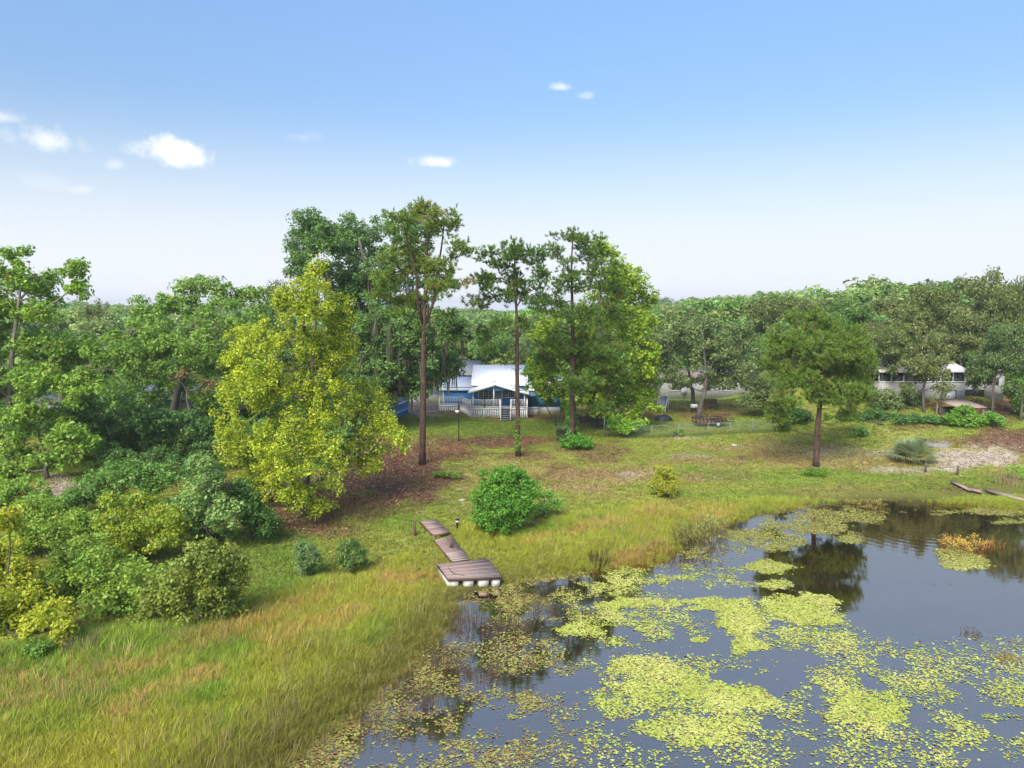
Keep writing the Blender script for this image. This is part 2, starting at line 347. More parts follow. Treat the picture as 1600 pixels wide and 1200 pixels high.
def build_water():
    m = bpy.data.materials.new('pond_water'); m.use_nodes = True
    nt = m.node_tree; N, L = nt.nodes, nt.links; N.clear()
    out = N.new('ShaderNodeOutputMaterial'); d = N.new('ShaderNodeBsdfDiffuse'); g = N.new('ShaderNodeBsdfGlossy')
    g.inputs['Roughness'].default_value = .035; g.inputs['Color'].default_value = (1, .72, .56, 1)
    tc = N.new('ShaderNodeTexCoord')
    n = N.new('ShaderNodeTexNoise'); n.inputs['Scale'].default_value = .35; n.inputs['Detail'].default_value = 5; L.new(tc.outputs['Object'], n.inputs['Vector'])
    cr = N.new('ShaderNodeValToRGB'); cr.color_ramp.elements[0].position = .35; cr.color_ramp.elements[1].position = .7
    cr.color_ramp.elements[0].color = (.012, .010, .007, 1); cr.color_ramp.elements[1].color = (.034, .026, .013, 1)
    L.new(n.outputs[0], cr.inputs[0]); L.new(cr.outputs[0], d.inputs[0])
    n2 = N.new('ShaderNodeTexNoise'); n2.inputs['Scale'].default_value = 1.6; n2.inputs['Detail'].default_value = 3
    mp = N.new('ShaderNodeMapping'); mp.inputs['Scale'].default_value = (1, 2.2, 1); L.new(tc.outputs['Object'], mp.inputs[0]); L.new(mp.outputs[0], n2.inputs['Vector'])
    bp = N.new('ShaderNodeBump'); bp.inputs['Strength'].default_value = .012; bp.inputs['Distance'].default_value = .12
    L.new(n2.outputs[0], bp.inputs['Height'])
    # a few rings running out over the far corner of the pond
    c = at_z(1435, 828, 0)
    vm = N.new('ShaderNodeVectorMath'); vm.operation = 'DISTANCE'; L.new(tc.outputs['Object'], vm.inputs[0]); vm.inputs[1].default_value = c
    sn = N.new('ShaderNodeMath'); sn.operation = 'MULTIPLY'; sn.inputs[1].default_value = 9; L.new(vm.outputs['Value'], sn.inputs[0])
    s2 = N.new('ShaderNodeMath'); s2.operation = 'SINE'; L.new(sn.outputs[0], s2.inputs[0])
    fo = N.new('ShaderNodeMapRange'); fo.inputs[1].default_value = .5; fo.inputs[2].default_value = 7; fo.inputs[3].default_value = 1; fo.inputs[4].default_value = 0; L.new(vm.outputs['Value'], fo.inputs[0])
    s3 = N.new('ShaderNodeMath'); s3.operation = 'MULTIPLY'; L.new(s2.outputs[0], s3.inputs[0]); L.new(fo.outputs[0], s3.inputs[1])
    bp2 = N.new('ShaderNodeBump'); bp2.inputs['Strength'].default_value = .011; bp2.inputs['Distance'].default_value = .1
    L.new(s3.outputs[0], bp2.inputs['Height']); L.new(bp.outputs[0], bp2.inputs['Normal'])
    L.new(bp2.outputs[0], g.inputs['Normal'])
    fr = N.new('ShaderNodeFresnel'); fr.inputs['IOR'].default_value = 1.45; L.new(bp2.outputs[0], fr.inputs['Normal'])
    f2 = N.new('ShaderNodeMapRange'); f2.inputs[1].default_value = .03; f2.inputs[2].default_value = .55; f2.inputs[3].default_value = .56; f2.inputs[4].default_value = .85; L.new(fr.outputs[0], f2.inputs[0])
    mx = N.new('ShaderNodeMixShader'); L.new(f2.outputs[0], mx.inputs[0]); L.new(d.outputs[0], mx.inputs[1]); L.new(g.outputs[0], mx.inputs[2])
    L.new(mx.outputs[0], out.inputs[0])
    V = [(-70, -80, 0), (190, -80, 0), (190, 80, 0), (-70, 80, 0)]
    tag(link('pond_water', mesh_np('pond_water', V, [(0, 1, 2, 3)], None, m)), 'dark still pond water with tree reflections', kind='structure')
build_water()

# ------------------------------------------------------------------ plants: skeleton, leaves, needles
def norm(v): return v / (np.linalg.norm(v, axis=-1, keepdims=True) + 1e-9)
def skeleton(trunk, pts, down=2.0, keep=.35):
    """trunk: (n,3) nodes bottom to top; pts are reached one by one along the cheapest way"""
    nodes = [tuple(p) for p in trunk]; par = [-1] + list(range(len(trunk) - 1))
    P = np.array(pts); n = len(P)
    if n == 0: return np.array(nodes), par
    plen = [0.0]
    for i in range(1, len(trunk)): plen.append(plen[-1] + float(np.linalg.norm(np.array(trunk[i]) - np.array(trunk[i - 1]))) * .55)
    cost = np.full(n, 1e9); best = np.zeros(n, int); left = np.ones(n, bool)
    def relax(k):
        nonlocal cost, best
        d = P - np.array(nodes[k]); L = np.linalg.norm(d, axis=1)
        c = L ** 1.35 + down * np.clip(-d[:, 2], 0, None) + keep * plen[k]
        u = c < cost; cost = np.where(u, c, cost); best = np.where(u, k, best)
    for k in range(len(nodes)):
        if k >= 1 or len(nodes) < 3: relax(k)
    for _ in range(n):
        i = int(np.argmin(np.where(left, cost, 1e12))); left[i] = False
        k = int(best[i]); a, b = np.array(nodes[k]), P[i]; L = float(np.linalg.norm(b - a))
        if L > 1.6:                              # a bend on the way, so that limbs curve upwards
            mid = (a + b) / 2 + np.array([0, 0, -.06 * L]) + np.random.RandomState(i).normal(0, .045 * L, 3)
            nodes.append(tuple(mid)); par.append(k); plen.append(plen[k] + L / 2); relax(len(nodes) - 1); k = len(nodes) - 1
            nodes.append(tuple(b)); par.append(k); plen.append(plen[k] + L / 2)
        else:
            nodes.append(tuple(b)); par.append(k); plen.append(plen[k] + L)
        relax(len(nodes) - 1)
    return np.array(nodes), par
def limb_mesh(mb, nodes, par, ntrunk, rtrunk, tip=.02, ex=.42, sides=6):
    n = len(nodes); cnt = np.ones(n)
    for i in range(n - 1, 0, -1):
        if par[i] >= 0: cnt[par[i]] += cnt[i]
    r = tip * cnt ** ex
    r = np.minimum(r, rtrunk * .62)
    rt = np.interp(np.linspace(0, 1, ntrunk), [0, .04, .5, 1], [rtrunk * 1.25, rtrunk, rtrunk * .72, max(tip * 2, rtrunk * .18)])
    r[:ntrunk] = rt
    mb.tube(nodes[:ntrunk], rt, 10)
    i = np.arange(ntrunk, n)
    if not len(i): return
    p = np.array(par)[i]; A, B = nodes[p], nodes[i]; r1 = r[i]; r0 = np.where(p < ntrunk, np.minimum(r1 * 1.35, r[p]), np.minimum(r[p], r1 * 1.6))
    t = norm(B - A); B = B + t * r1[:, None] * .5
    ref = np.where(np.abs(t[:, 2:3]) > .9, np.array([[1., 0, 0]]), np.array([[0, 0, 1.]]))
    u = norm(np.cross(t, ref)); w = np.cross(t, u)
    a = np.linspace(0, 2 * np.pi, sides, endpoint=False)
    ring = np.cos(a)[None, :, None] * u[:, None] + np.sin(a)[None, :, None] * w[:, None]
    V = np.concatenate([A[:, None] + ring * r0[:, None, None], B[:, None] + ring * r1[:, None, None]], 1).reshape(-1, 3)
    j = np.arange(sides); k = np.arange(len(i))[:, None] * 2 * sides
    q = np.stack([k + j, k + (j + 1) % sides, k + sides + (j + 1) % sides, k + sides + j], -1).reshape(-1, 4)
    mb.add(V, q)
def leaves(rng, C_, rad, per, size, cols, flat=.75, up=.55, droop=0, cw=.6, gain=2.15):
    """C_: clump centres, rad: clump radius. returns V, quads, tint"""
    n = len(C_) * per
    cid = np.repeat(np.arange(len(C_)), per)
    d = norm(rng.normal(size=(n, 3))) * (rng.rand(n, 1) ** .45)
    off = d * np.array([1, 1, flat]) * (rad[cid] if not np.isscalar(rad) else np.full(n, rad))[:, None]
    if droop: off[:, 2] -= droop * np.hypot(off[:, 0], off[:, 1])
    P = C_[cid] + off
    N_ = norm(d * .55 + np.array([0, 0, up]) + rng.normal(size=(n, 3)) * .55)
    t = norm(np.cross(N_, rng.normal(size=(n, 3)))); b = np.cross(N_, t)
    s = size * (.6 + .8 * rng.rand(n, 1))
    fold = N_ * s * .18
    V = np.stack([P - t * s * .6, P + b * s * .36 + fold, P + t * s * .6, P - b * s * .36 + fold], 1).reshape(-1, 3)
    q = np.arange(n * 4).reshape(-1, 4)
    A, B = np.array(cols[0]), np.array(cols[1])
    ck = rng.rand(len(C_))[cid]
    k = np.clip(cw * ck + (1 - cw) * rng.rand(n) + rng.normal(0, .08, n), 0, 1)[:, None]
    col = (A * (1 - k) + B * k) * (.82 + .36 * rng.rand(n, 1)) * gain
    if len(cols) > 2:
        pk = (rng.rand(n) < cols[3])[:, None]; col = np.where(pk, np.array(cols[2]) * (.8 + .4 * rng.rand(n, 1)), col)
    col = col * np.array([1.0, 1.05, .78])
    return V, q, np.repeat(col, 4, 0)
def needles(rng, C_, rad, tufts, nd, length, cols, width=.028):
    nd = int(nd * 1.25); width *= 1.2
    n = len(C_) * tufts; cid = np.repeat(np.arange(len(C_)), tufts)
    T = C_[cid] + norm(rng.normal(size=(n, 3))) * (rng.rand(n, 1) ** .5) * rad * np.array([1, 1, .6])
    ax = norm((T - C_[cid]) + np.array([0, 0, .55]) * rad + rng.normal(size=(n, 3)) * .2 * rad)
    m = n * nd; tid = np.repeat(np.arange(n), nd)
    dr = norm(ax[tid] * 1.0 + rng.normal(size=(m, 3)) * .62)
    ln = length * (.65 + .6 * rng.rand(m, 1))
    base = T[tid] + ax[tid] * (rng.rand(m, 1) - .6) * length * .9
    sd = norm(np.cross(dr, rng.normal(size=(m, 3)))) * width * (.7 + .6 * rng.rand(m, 1))
    tipd = dr * ln; tipd[:, 2] -= .12 * ln[:, 0]
    V = np.stack([base - sd, base + sd, base + tipd], 1).reshape(-1, 3)
    A, B = np.array(cols[0]), np.array(cols[1])
    k = np.clip(.55 * rng.rand(len(C_))[cid][tid] + .45 * rng.rand(n)[tid], 0, 1)[:, None]
    col = (A * (1 - k) + B * k) * (.8 + .4 * rng.rand(m, 1))
    if len(cols) > 2:
        pk = (rng.rand(len(C_)) < cols[3])[cid][tid][:, None] & (rng.rand(n) < .6)[tid][:, None]
        col = np.where(pk, np.array(cols[2]) * (.8 + .4 * rng.rand(m, 1)), col)
    return V, np.arange(m * 3).reshape(-1, 3), np.repeat(col, 3, 0), T, cid
def blobs3d(rng, base, blobs, spread=.55, local=None):
    """photo-pixel ellipses (cx, cy, rx, ry[, dy]) become ellipsoids round the tree, each at its own distance"""
    cx = np.mean([b[0] for b in blobs]); wid = (max(b[0] + b[2] for b in blobs) - min(b[0] - b[2] for b in blobs)) / 2
    blobs = [(b[0], b[1], b[2] * 1.1, b[3] * 1.12, *b[4:]) for b in blobs]; W_ = wid * px_m(base); out = []
    for b in blobs:
        room = math.sqrt(max(.12, 1 - min(1, abs(b[0] - cx) / wid) ** 2)) * W_ * spread
        dy = b[4] if len(b) > 4 else rng.uniform(-room, room)
        c = at(b[0], b[1], base.y + dy); k = px_m(c)
        out.append((np.array(c), np.array([b[2] * k, .5 * (b[2] + b[3]) * k, b[3] * k])))
    return out
def clumps(rng, bl, cr, k, shell=.5):
    P = []
    for c, r in bl:
        n = max(2, int(round(k * math.pi * r[0] * r[2] / (math.pi * cr * cr))))
        rr = np.maximum(r - cr * .5, .15 * r)
        P.append(c + norm(rng.normal(size=(n, 3))) * (rng.rand(n, 1) ** shell) * rr)
    return np.concatenate(P)
def tree(name, base_px, blobs, label, cat='tree', group=None, seed=0, cr=.8, k=2.4, leaf=.24, cover=5.0, cols=None, bark='oak', trunk_px=None, rtrunk=.25, tip=.016,
         flat=.75, up=.55, gap=.22, spread=.55, down=2.0, crown_name='crown', droop=0, Y=None, base=None, shell=.5, cw=.6, zmin=.25):
    rng = np.random.RandomState(seed)
    if base is None:
        base = ground(*base_px)
        if Y: base = Vector((at(base_px[0], base_px[1], Y).x, Y, 0)); base.z = gz(base.x, base.y)
    root = empty(name, base); tag(root, label, cat, group)
    bl = blobs3d(rng, base, blobs, spread)
    P = clumps(rng, bl, cr, k * 1.55, shell)
    P = P[P[:, 2] > base.z + zmin]
    if gap: g = fbm(P[:, 0] + .6 * P[:, 2], P[:, 1] * .8 - .7 * P[:, 2], 2.6 * cr, seed, 2); P = P[g > np.quantile(g, gap)]
    top = np.array(max(bl, key=lambda t: t[0][2])[0])
    if trunk_px: tr = [np.array(base) - [0, 0, .15]] + [np.array(at(a, b, base.y + (c[0] if c else 0))) for a, b, *c in trunk_px]
    else:
        h = top - np.array(base); tr = [np.array(base) + h * f + (rng.normal(0, .02, 3) * np.linalg.norm(h) if 0 < f < 1 else 0) for f in (0, .12, .25, .4, .55, .7, .85)]
    tr = np.array(tr)
    nodes, par = skeleton(tr, P, down)
    mb = MB(); limb_mesh(mb, nodes, par, len(tr), rtrunk, tip); mb.shift(base)
    mb.build('trunk', BARK[bark], root, smooth=True)
    per = max(6, int(1.6 * cover * cr * cr / (leaf * leaf))); leaf *= 1.12
    rad = cr * (.7 + .6 * rng.rand(len(P)))
    V, q, t = leaves(rng, P, rad, per, leaf, cols, flat, up, droop, cw)
    link(crown_name, mesh_np(crown_name, V - np.array(base), q, None, LEAF, t), root)
    return root, nodes, P, rng
def pine(base_px, blobs, label, seed, trunk_px, rtrunk, cols, cr=.8, k=2.3, tufts=13, nd=16, length=.31, down=1.0, extra=None, spread=.6, width=.028, tip=.014):
    rng = np.random.RandomState(seed); base = ground(*base_px)
    root = empty('pine_tree', base); tag(root, label, 'tree')
    bl = blobs3d(rng, base, blobs, spread); P = clumps(rng, bl, cr, k * 1.8, .42)
    tr = np.array([np.array(base) - [0, 0, .2]] + [np.array(at(a, b, base.y + (c[0] if c else 0))) for a, b, *c in trunk_px])
    tp = list(tr)
    f = []
    for i in range(len(tp) - 1):                           # more nodes so limbs leave the trunk along its length
        m = max(1, int(np.linalg.norm(tp[i + 1] - tp[i]) / .9))
        f += [tp[i] + (tp[i + 1] - tp[i]) * j / m for j in range(m)]
    tr = np.array(f + [tp[-1]])
    mb = MB(); pts = P
    nt_ = len(tr)
    if extra:                                              # forked stems: polylines in photo pixels, first point on the trunk
        for st, r0 in extra:
            q = [np.array(at(a, b, base.y + (c[0] if c else 0))) for a, b, *c in st]
            mb.tube(q, np.linspace(r0, r0 * .35, len(q)), 7)
            ex = []
            for a, b in zip(q[:-1], q[1:]): ex += [a + (b - a) * s for s in (.0, .33, .66)]
            tr = np.concatenate([tr, np.array(ex)])
        nodes, par = skeleton(tr, P, down, .12)
    else: nodes, par = skeleton(tr, P, down, .2)
    if extra:
        keep = nt_
        mm = MB(); n_ex = len(tr) - nt_
        # limbs only: the forked stems are tubes of their own
        sub = nodes.copy(); pp = list(par)
        limb_mesh(mb, np.concatenate([sub[:nt_], sub[len(tr):]]) if False else sub, pp, nt_, rtrunk, tip) if n_ex == 0 else limb_sub(mb, sub, pp, nt_, len(tr), rtrunk, tip)
    else: limb_mesh(mb, nodes, par, nt_, rtrunk, tip)
    zlo = min(b[0][2] - b[1][2] for b in bl)
    for i in range(16):                                    # dead stubs below the crown
        p = tr[0] + (tr[nt_ - 1] - tr[0]) * rng.uniform(.15, .62); j = int(np.argmin(np.abs(tr[:nt_, 2] - p[2]))); p = tr[j]
        a = rng.rand() * 6.28; l = rng.uniform(.35, 1.3); e = p + np.array([math.cos(a) * l, math.sin(a) * l, rng.uniform(-.1, .35) * l]); mb.tube([p, (p + e) / 2 + [0, 0, .05], e], [.04, .03, .012], 5, False)
    V, t3, t, T, cid = needles(rng, P, cr, tufts, nd, length, cols, width)
    tw = MB()
    A, B = P[cid], T; d = norm(B - A); u = norm(np.cross(d, np.array([0.1, .2, 1.]))) * .008; w = np.cross(d, u)
    VV = np.stack([A - u, A + u, A + w * 1.6, B], 1).reshape(-1, 3); kk = np.arange(len(A))[:, None] * 4
    mb.add(VV, None, np.concatenate([kk + [0, 1, 3], kk + [1, 2, 3], kk + [2, 0, 3]]))
    mb.shift(base); mb.build('trunk', BARK['pine'], root, smooth=True)
    link('crown', mesh_np('crown', V - np.array(base), None, t3, NEEDLE, t), root)
    return root, base
def limb_sub(mb, nodes, par, nt_, nfix, rtrunk, tip):
    n = len(nodes); cnt = np.ones(n)
    for i in range(n - 1, nfix - 1, -1): cnt[par[i]] += cnt[i]
    r = np.minimum(tip * cnt ** .42, rtrunk * .5)
    rt = np.interp(np.linspace(0, 1, nt_), [0, .04, .5, 1], [rtrunk * 1.25, rtrunk, rtrunk * .72, rtrunk * .18])
    mb.tube(nodes[:nt_], rt, 10)
    for i in range(nfix, n): mb.tube([nodes[par[i]], nodes[i]], [r[i] * 1.4, r[i]], 5, False)

# ------------------------------------------------------------------ buildings
WHITE = mat('white_paint', (.80, .80, .80), .5, noise=(3, (.68, .68, .67), .4)); ROOFW = mat('white_metal_roof', (.86, .86, .85), .6, noise=((.4, 6, 6), (.78, .79, .8), .5))
BLUE = mat('blue_siding', (.06, .265, .53), .6, noise=((.6, .6, 9), (.05, .22, .46), .8), bump=.1); TEAL = mat('blue_grey_wall', (.06, .15, .21), .6, noise=(3, (.09, .2, .26), .6))
GLASS = mat('window_glass', (.045, .06, .07), .06, noise=(1.5, (.11, .13, .14), .7), spec=.8); DARK = mat('opening_shade', (.02, .02, .02), .8)  # DARK: near-black colour that paints in the shade of unlit interiors
GREYD = mat('grey_deck_boards', (.30, .31, .33), .8, noise=((1, 12, 4), (.2, .2, .22), .7)); TREAD = mat('dark_tread', (.05, .055, .07), .7)
CONC = mat('concrete', (.42, .40, .38), .9, noise=(2.5, (.3, .28, .26), .8), bump=.2); GREYROOF = mat('grey_shingle', (.20, .215, .24), .8, noise=(9, (.15, .165, .19), .8), bump=.2)
BLOCK = mat('whitewashed_block', (.46, .46, .45), .85, noise=(2.2, (.28, .275, .26), .8), bump=.15); TIN = mat('corrugated_tin', (.36, .34, .33), .45, noise=((.5, 3, 3), (.36, .30, .27), .8))
RUSTM = mat('rusty_steel', (.10, .05, .032), .8, noise=(9, (.06, .035, .025), .9), bump=.2); STEEL = mat('galvanised_steel', (.45, .48, .48), .5, metal=.4, noise=(8, (.33, .36, .36), .6))
WOOD = mat('weathered_plank', (.30, .215, .185), .85, noise=((14, 14, 3), (.18, .125, .11), .9), bump=.35); WOOD2 = mat('weathered_plank_pale', (.40, .31, .27), .85, noise=((14, 14, 3), (.24, .18, .16), .9), bump=.35)
BLACK = mat('black_plastic', (.015, .015, .016), .5); RUBBER = mat('rubber', (.02, .02, .02), .85)

def lerp(a, b, t): return Vector(a) * (1 - t) + Vector(b) * t
def window(house, x0, x1, y, z0, z1, panes=2, rows=1, label=None):
    """a framed window on a wall facing the pond (-y), its pieces as sub-parts"""
    t = .09
    f = MB(); f.box(x0 - t, x1 + t, y - .07, y, z1, z1 + t); f.box(x0 - t, x1 + t, y - .08, y, z0 - t, z0); f.box(x0 - t, x0, y - .065, y, z0, z1); f.box(x1, x1 + t, y - .065, y, z0, z1)
    o = f.build('window', WHITE, house)
    w = (x1 - x0) / panes
    for i in range(panes):
        g = MB().box(x0 + w * i + .03, x0 + w * (i + 1) - .03, y - .02, y - .008, z0, z1); g.build('pane', GLASS, o)
        if i: MB().box(x0 + w * i - .035, x0 + w * i + .035, y - .055, y - .006, z0, z1).build('mullion', WHITE, o)
        m = MB()
        for k in (1, 2): m.box(x0 + w * i + w * k / 3 - .01, x0 + w * i + w * k / 3 + .01, y - .03, y - .021, z0, z1)
        for k in range(1, rows + 1): zz = z0 + (z1 - z0) * k / (rows + 1); m.box(x0 + w * i + .03, x0 + w * (i + 1) - .03, y - .036, y - .031, zz - .01, zz + .01)
        m.build('glazing_bar', WHITE, o)
    return o
def rail_run(a, b, z_floor, hh, parent, n, post=True, low=None):
    """a white railing from a to b with single balusters; returns it"""
    a, b = Vector(a), Vector(b); A = Vector((a.x, a.y, z_floor)); B = Vector((b.x, b.y, z_floor)); up = Vector((0, 0, 1))
    m = MB(); m.bar(A + up * hh, B + up * hh, .12, .06); m.bar(A + up * .12, B + up * .12, .06, .08)
    r = m.build('railing', WHITE, parent)
    for i in range(n):
        p = lerp(A, B, (i + .5) / n); MB().bar(p + up * .16, p + up * (hh - .03), .045, .045).build('baluster', WHITE, r)
    for p in (A, B): MB().box(p.x - .06, p.x + .06, p.y - .06, p.y + .06, (low if low is not None else z_floor - .1) - 0, z_floor + hh + .1).build('railing_post', WHITE, r)
    return r
def skirt_run(a, b, z0, z1, parent, n):
    a, b = Vector(a), Vector(b); A = Vector((a.x, a.y, 0)); B = Vector((b.x, b.y, 0)); up = Vector((0, 0, 1))
    m = MB(); m.bar(A + up * (z1 - .09), B + up * (z1 - .09), .09, .18)
    s = m.build('deck_skirt', WHITE, parent)
    for i in range(n):
        p0, p1 = lerp(A, B, (i + .2) / n), lerp(A, B, (i + .8) / n)
        MB().bar((p0 + p1) / 2 + up * z0, (p0 + p1) / 2 + up * (z1 - .185), (p1 - p0).length, .03).build('slat', WHITE, s)
    return s
def blue_house():
    Yf = 84.0
    b = at(772, 652, Yf); g = gz(b.x, Yf); b = Vector((b.x, Yf, g)); r = empty('blue_house', b)
    tag(r, 'small blue house with white metal roof and white railed deck facing the pond', 'house')
    S = .0765                                              # metres per photo pixel at the deck front
    X = lambda px: (px - 772) * S
    zf = 1.18; back = 3.0                                  # deck floor above ground, main wall behind the deck front
    zl = .95                                               # left deck
    xl, xr = X(735), X(823.5)
    # walls
    ze = 3.15; za = 4.02; ax = X(774.5)
    w = MB(); w.box(xl + .25, xr - .2, back, back + 9, .3, ze); 
    w.add([(xl + .25, back, ze), (xr - .2, back, ze), (ax, back, za - .1), (xl + .25, back + .2, ze), (xr - .2, back + .2, ze), (ax, back + .2, za - .1)], [(0, 1, 4, 3), (1, 2, 5, 4), (2, 0, 3, 5)], [(0, 2, 1), (3, 4, 5)])
    w.build('wall', BLUE, r)
    lw0, lw1, ly = X(690) * 1.06, xl + .25, 6.4
    o = MB().box(lw0, lw1 - .003, ly, ly + 6, .1, 2.95).build('wall', BLUE, r)
    rx0, rx1 = xr - .2, X(879)
    MB().box(rx0 + .003, rx1, 4.2, 9.5, .75, 2.9).build('wall', BLUE, r)
    MB().box(rx0 + .1, rx1 - .05, 4.26, 9.4, -.3, .748).build('foundation', BLOCK, r)
    # porch gable front: post, gable triangle at the deck front
    gy = .55
    t = MB(); t.add([(xl + .35, gy, ze + .04), (xr - .3, gy, ze + .04), (ax, gy, za - .06), (xl + .35, gy + .12, ze + .04), (xr - .3, gy + .12, ze + .04), (ax, gy + .12, za - .06)], [(0, 1, 4, 3), (1, 2, 5, 4), (2, 0, 3, 5)], [(0, 2, 1), (3, 4, 5)])
    t.build('gable', BLUE, r)
    def roof(name, parts, parent=r):
        m = MB()
        for P in parts: m.slab(P, .10)
        return m.build(name, ROOFW, parent)
    ov = .35; ye = 10.2
    zb = za + .02
    def gz_(x): return zb - abs(x - ax) * (zb - (ze - .02)) / (ax - xl)
    x0, x1 = xl - .25, xr + .25
    rf = roof('porch_roof', [[(x0, gy - ov, gz_(x0)), (ax, gy - ov, zb), (ax, 6.2, zb), (x0, 6.2, gz_(x0))], [(ax, gy - ov, zb), (x1, gy - ov, gz_(x1)), (x1, 6.2, gz_(x1)), (ax, 6.2, zb)]])
    # white barge boards along the gable
    m = MB(); m.bar((x0, gy - ov - .04, gz_(x0) - .12), (ax, gy - ov - .04, zb - .12), .06, .2); m.bar((ax, gy - ov - .04, zb - .12), (x1, gy - ov - .04, gz_(x1) - .12), .06, .2)
    m.build('barge_board', WHITE, rf)
    # main roof: slope towards the pond behind the gable
    mr = roof('main_roof', [[(x0 + .15, 3.6, 3.5), (x1 - .1, 3.6, 3.5), (x1 - .1, 9.4, 5.55), (x0 + .15, 9.4, 5.55)], [(x0 + .15, 9.4, 5.55), (x1 - .1, 9.4, 5.55), (x1 - .1, 14, 3.9), (x0 + .15, 14, 3.9)]])
    rib = MB()
    for i in range(17):
        x = x0 + .15 + (x1 - x0 - .25) * i / 16; rib.bar((x, 3.62, 3.52), (x, 9.4, 5.57), .05, .05)
    rib.build('roof_rib', ROOFW, mr)
    MB().add([(x0 + .4, 4.2, 3.1), (x0 + .4, 9.4, 3.1), (x0 + .4, 13.4, 3.1), (x0 + .4, 13.4, 3.95), (x0 + .4, 9.4, 5.4), (x0 + .4, 4.2, 3.6), (x0 + .6, 4.2, 3.1), (x0 + .6, 9.4, 3.1), (x0 + .6, 13.4, 3.1), (x0 + .6, 13.4, 3.95), (x0 + .6, 9.4, 5.4), (x0 + .6, 4.2, 3.6)],
             [(0, 1, 4, 5), (1, 2, 3, 4), (6, 11, 10, 7), (7, 10, 9, 8)]).build('side_gable', BLUE, r)
    lr = roof('side_roof', [[(lw0 - .45, ly - .4, 2.72), (x0 + .12, ly - .4, 2.72), (x0 + .12, 9.6, 3.98), (lw0 - .25, 9.6, 3.98)], [(lw0 - .25, 9.6, 3.98), (x0 + .12, 9.6, 3.98), (x0 + .12, 13, 2.7), (lw0 - .45, 13, 2.7)]])
    MB().box(lw0 - .45, x0 + .1, ly - .46, ly - .41, 2.54, 2.72).build('fascia', WHITE, lr)
    rr = roof('side_roof', [[(x1 - .05, 3.7, 2.95), (rx1 + .4, 3.7, 2.95), (rx1 + .4, 7, 4.1), (x1 - .05, 7, 4.1)], [(x1 - .05, 7, 4.1), (rx1 + .4, 7, 4.1), (rx1 + .4, 10.2, 2.9), (x1 - .05, 10.2, 2.9)]])
    MB().box(x1 - .05, rx1 + .4, 3.64, 3.69, 2.76, 2.95).build('fascia', WHITE, rr)
    MB().add([(lw0, ly, 2.95), (lw0, 9.6, 2.95), (lw0, ly + 6, 2.95), (lw0, 9.6, 3.85), (lw0 + .15, ly, 2.95), (lw0 + .15, 9.6, 2.95), (lw0 + .15, ly + 6, 2.95), (lw0 + .15, 9.6, 3.85)], [(0, 1, 5, 4)], [(0, 1, 3), (1, 2, 3), (4, 7, 5), (5, 7, 6)]).build('side_gable', BLUE, r)
    # windows and sliding door
    window(r, X(747), X(769), back, zf + .55, ze - .22, 3, 3)
    d = window(r, X(774.8), X(783), back, zf + .02, ze - .22, 2, 4); d.name = 'sliding_door'
    window(r, X(785.5), X(803.5), back, ze - 1.05, ze - .22, 2, 2)
    window(r, X(852), X(860), 4.2, 1.75, 2.5, 1, 1)
    MB().box(lw0 - .05, lw0 + .1, ly - .03, ly - .003, .2, 2.6).build('corner_trim', WHITE, r)
    for x in (X(771.5), xl + .32, xr - .3): MB().box(x - .07, x + .07, gy - .04, gy + .10, zf - .02, (za if abs(x - X(771.5)) < .1 else ze) - .12).build('porch_post', WHITE, r)
    # deck
    dk = r
    f = MB(); f.box(xl, xr, 0, back - .003, zf - .1, zf); f.build('deck_floor', GREYD, dk)
    f = MB(); f.box(lw0 - .3, xl + .2, 4.2, ly - .003, zl - .1, zl - .004); f.slab([(X(719) * 1.03, 4.2, zl), (xl, .3, zf - .02), (xl, 3, zf - .02), (xl + .2, 4.25, zl)], .1); f.build('deck_floor', GREYD, dk)
    sx0, sx1 = X(782.5), X(797.5)
    def rl(*a): return rail_run(*a)
    rl((xl, 0), (X(757), 0), zf, .98, dk, 10); rl((X(757), 0), (sx0 - .08, 0), zf, .98, dk, 11, True, 0); rl((sx1 + .08, 0), (xr, 0), zf, .98, dk, 12, True, 0)
    a0 = (lw0 - .3, 4.2); a1 = (X(719) * 1.03, 4.2)
    rl(a0, a1, zl, 1.0, dk, 15, True, -.1); rl(a1, (xl, .3), zl + .05, 1.0, dk, 14); rl((xr, .1), (xr, back), zf, .98, dk, 12)
    skirt_run((xl, -.03), (sx0 - .1, -.03), -.12, zf, dk, 17); skirt_run((sx1 + .1, -.03), (xr, -.03), -.12, zf, dk, 9)
    skirt_run(a0, a1, -.1, zl, dk, 12); skirt_run((a1[0], a1[1] - .03), (xl - .02, .27), -.1, zl, dk, 11); skirt_run((xr + .02, 0), (xr + .02, back), -.1, zf, dk, 10)
    sk = skirt_run((xr + .06, 2.2), (X(841), 2.4), -.1, .95, dk, 8)
    MB().box(X(827), X(838), 3.6, 4.19, .7, 2.6).build('side_porch', TEAL, r)
    MB().box(X(826), X(839), 2.3, 3.9, 2.25, 2.36).build('awning', TEAL, r)
    st = empty('staircase', (0, 0, 0)); st.parent = r
    n = 7
    for i in range(n):
        z = zf * (i + 1) / (n + 0) - .04; y = -1.75 + 1.75 * i / (n - 1) - .15
        MB().box(sx0 + .05, sx1 - .05, y - .14, y + .18, z - .05, z).build('step', GREYD, st)
        MB().box(sx0 + .07, sx1 - .07, y + .14, y + .175, z - .17, z - .052).build('riser', TREAD, st)
    for x in (sx0, sx1):
        m = MB(); m.bar((x, -1.95, .0), (x, -.05, zf - .06), .07, .22); m.bar((x, -1.9, .95), (x, -.02, zf + .95), .07, .09); m.bar((x, -1.9, -.1), (x, -1.9, 1.05), .1, .1)
        m.build('stair_rail', WHITE, st)
blue_house()

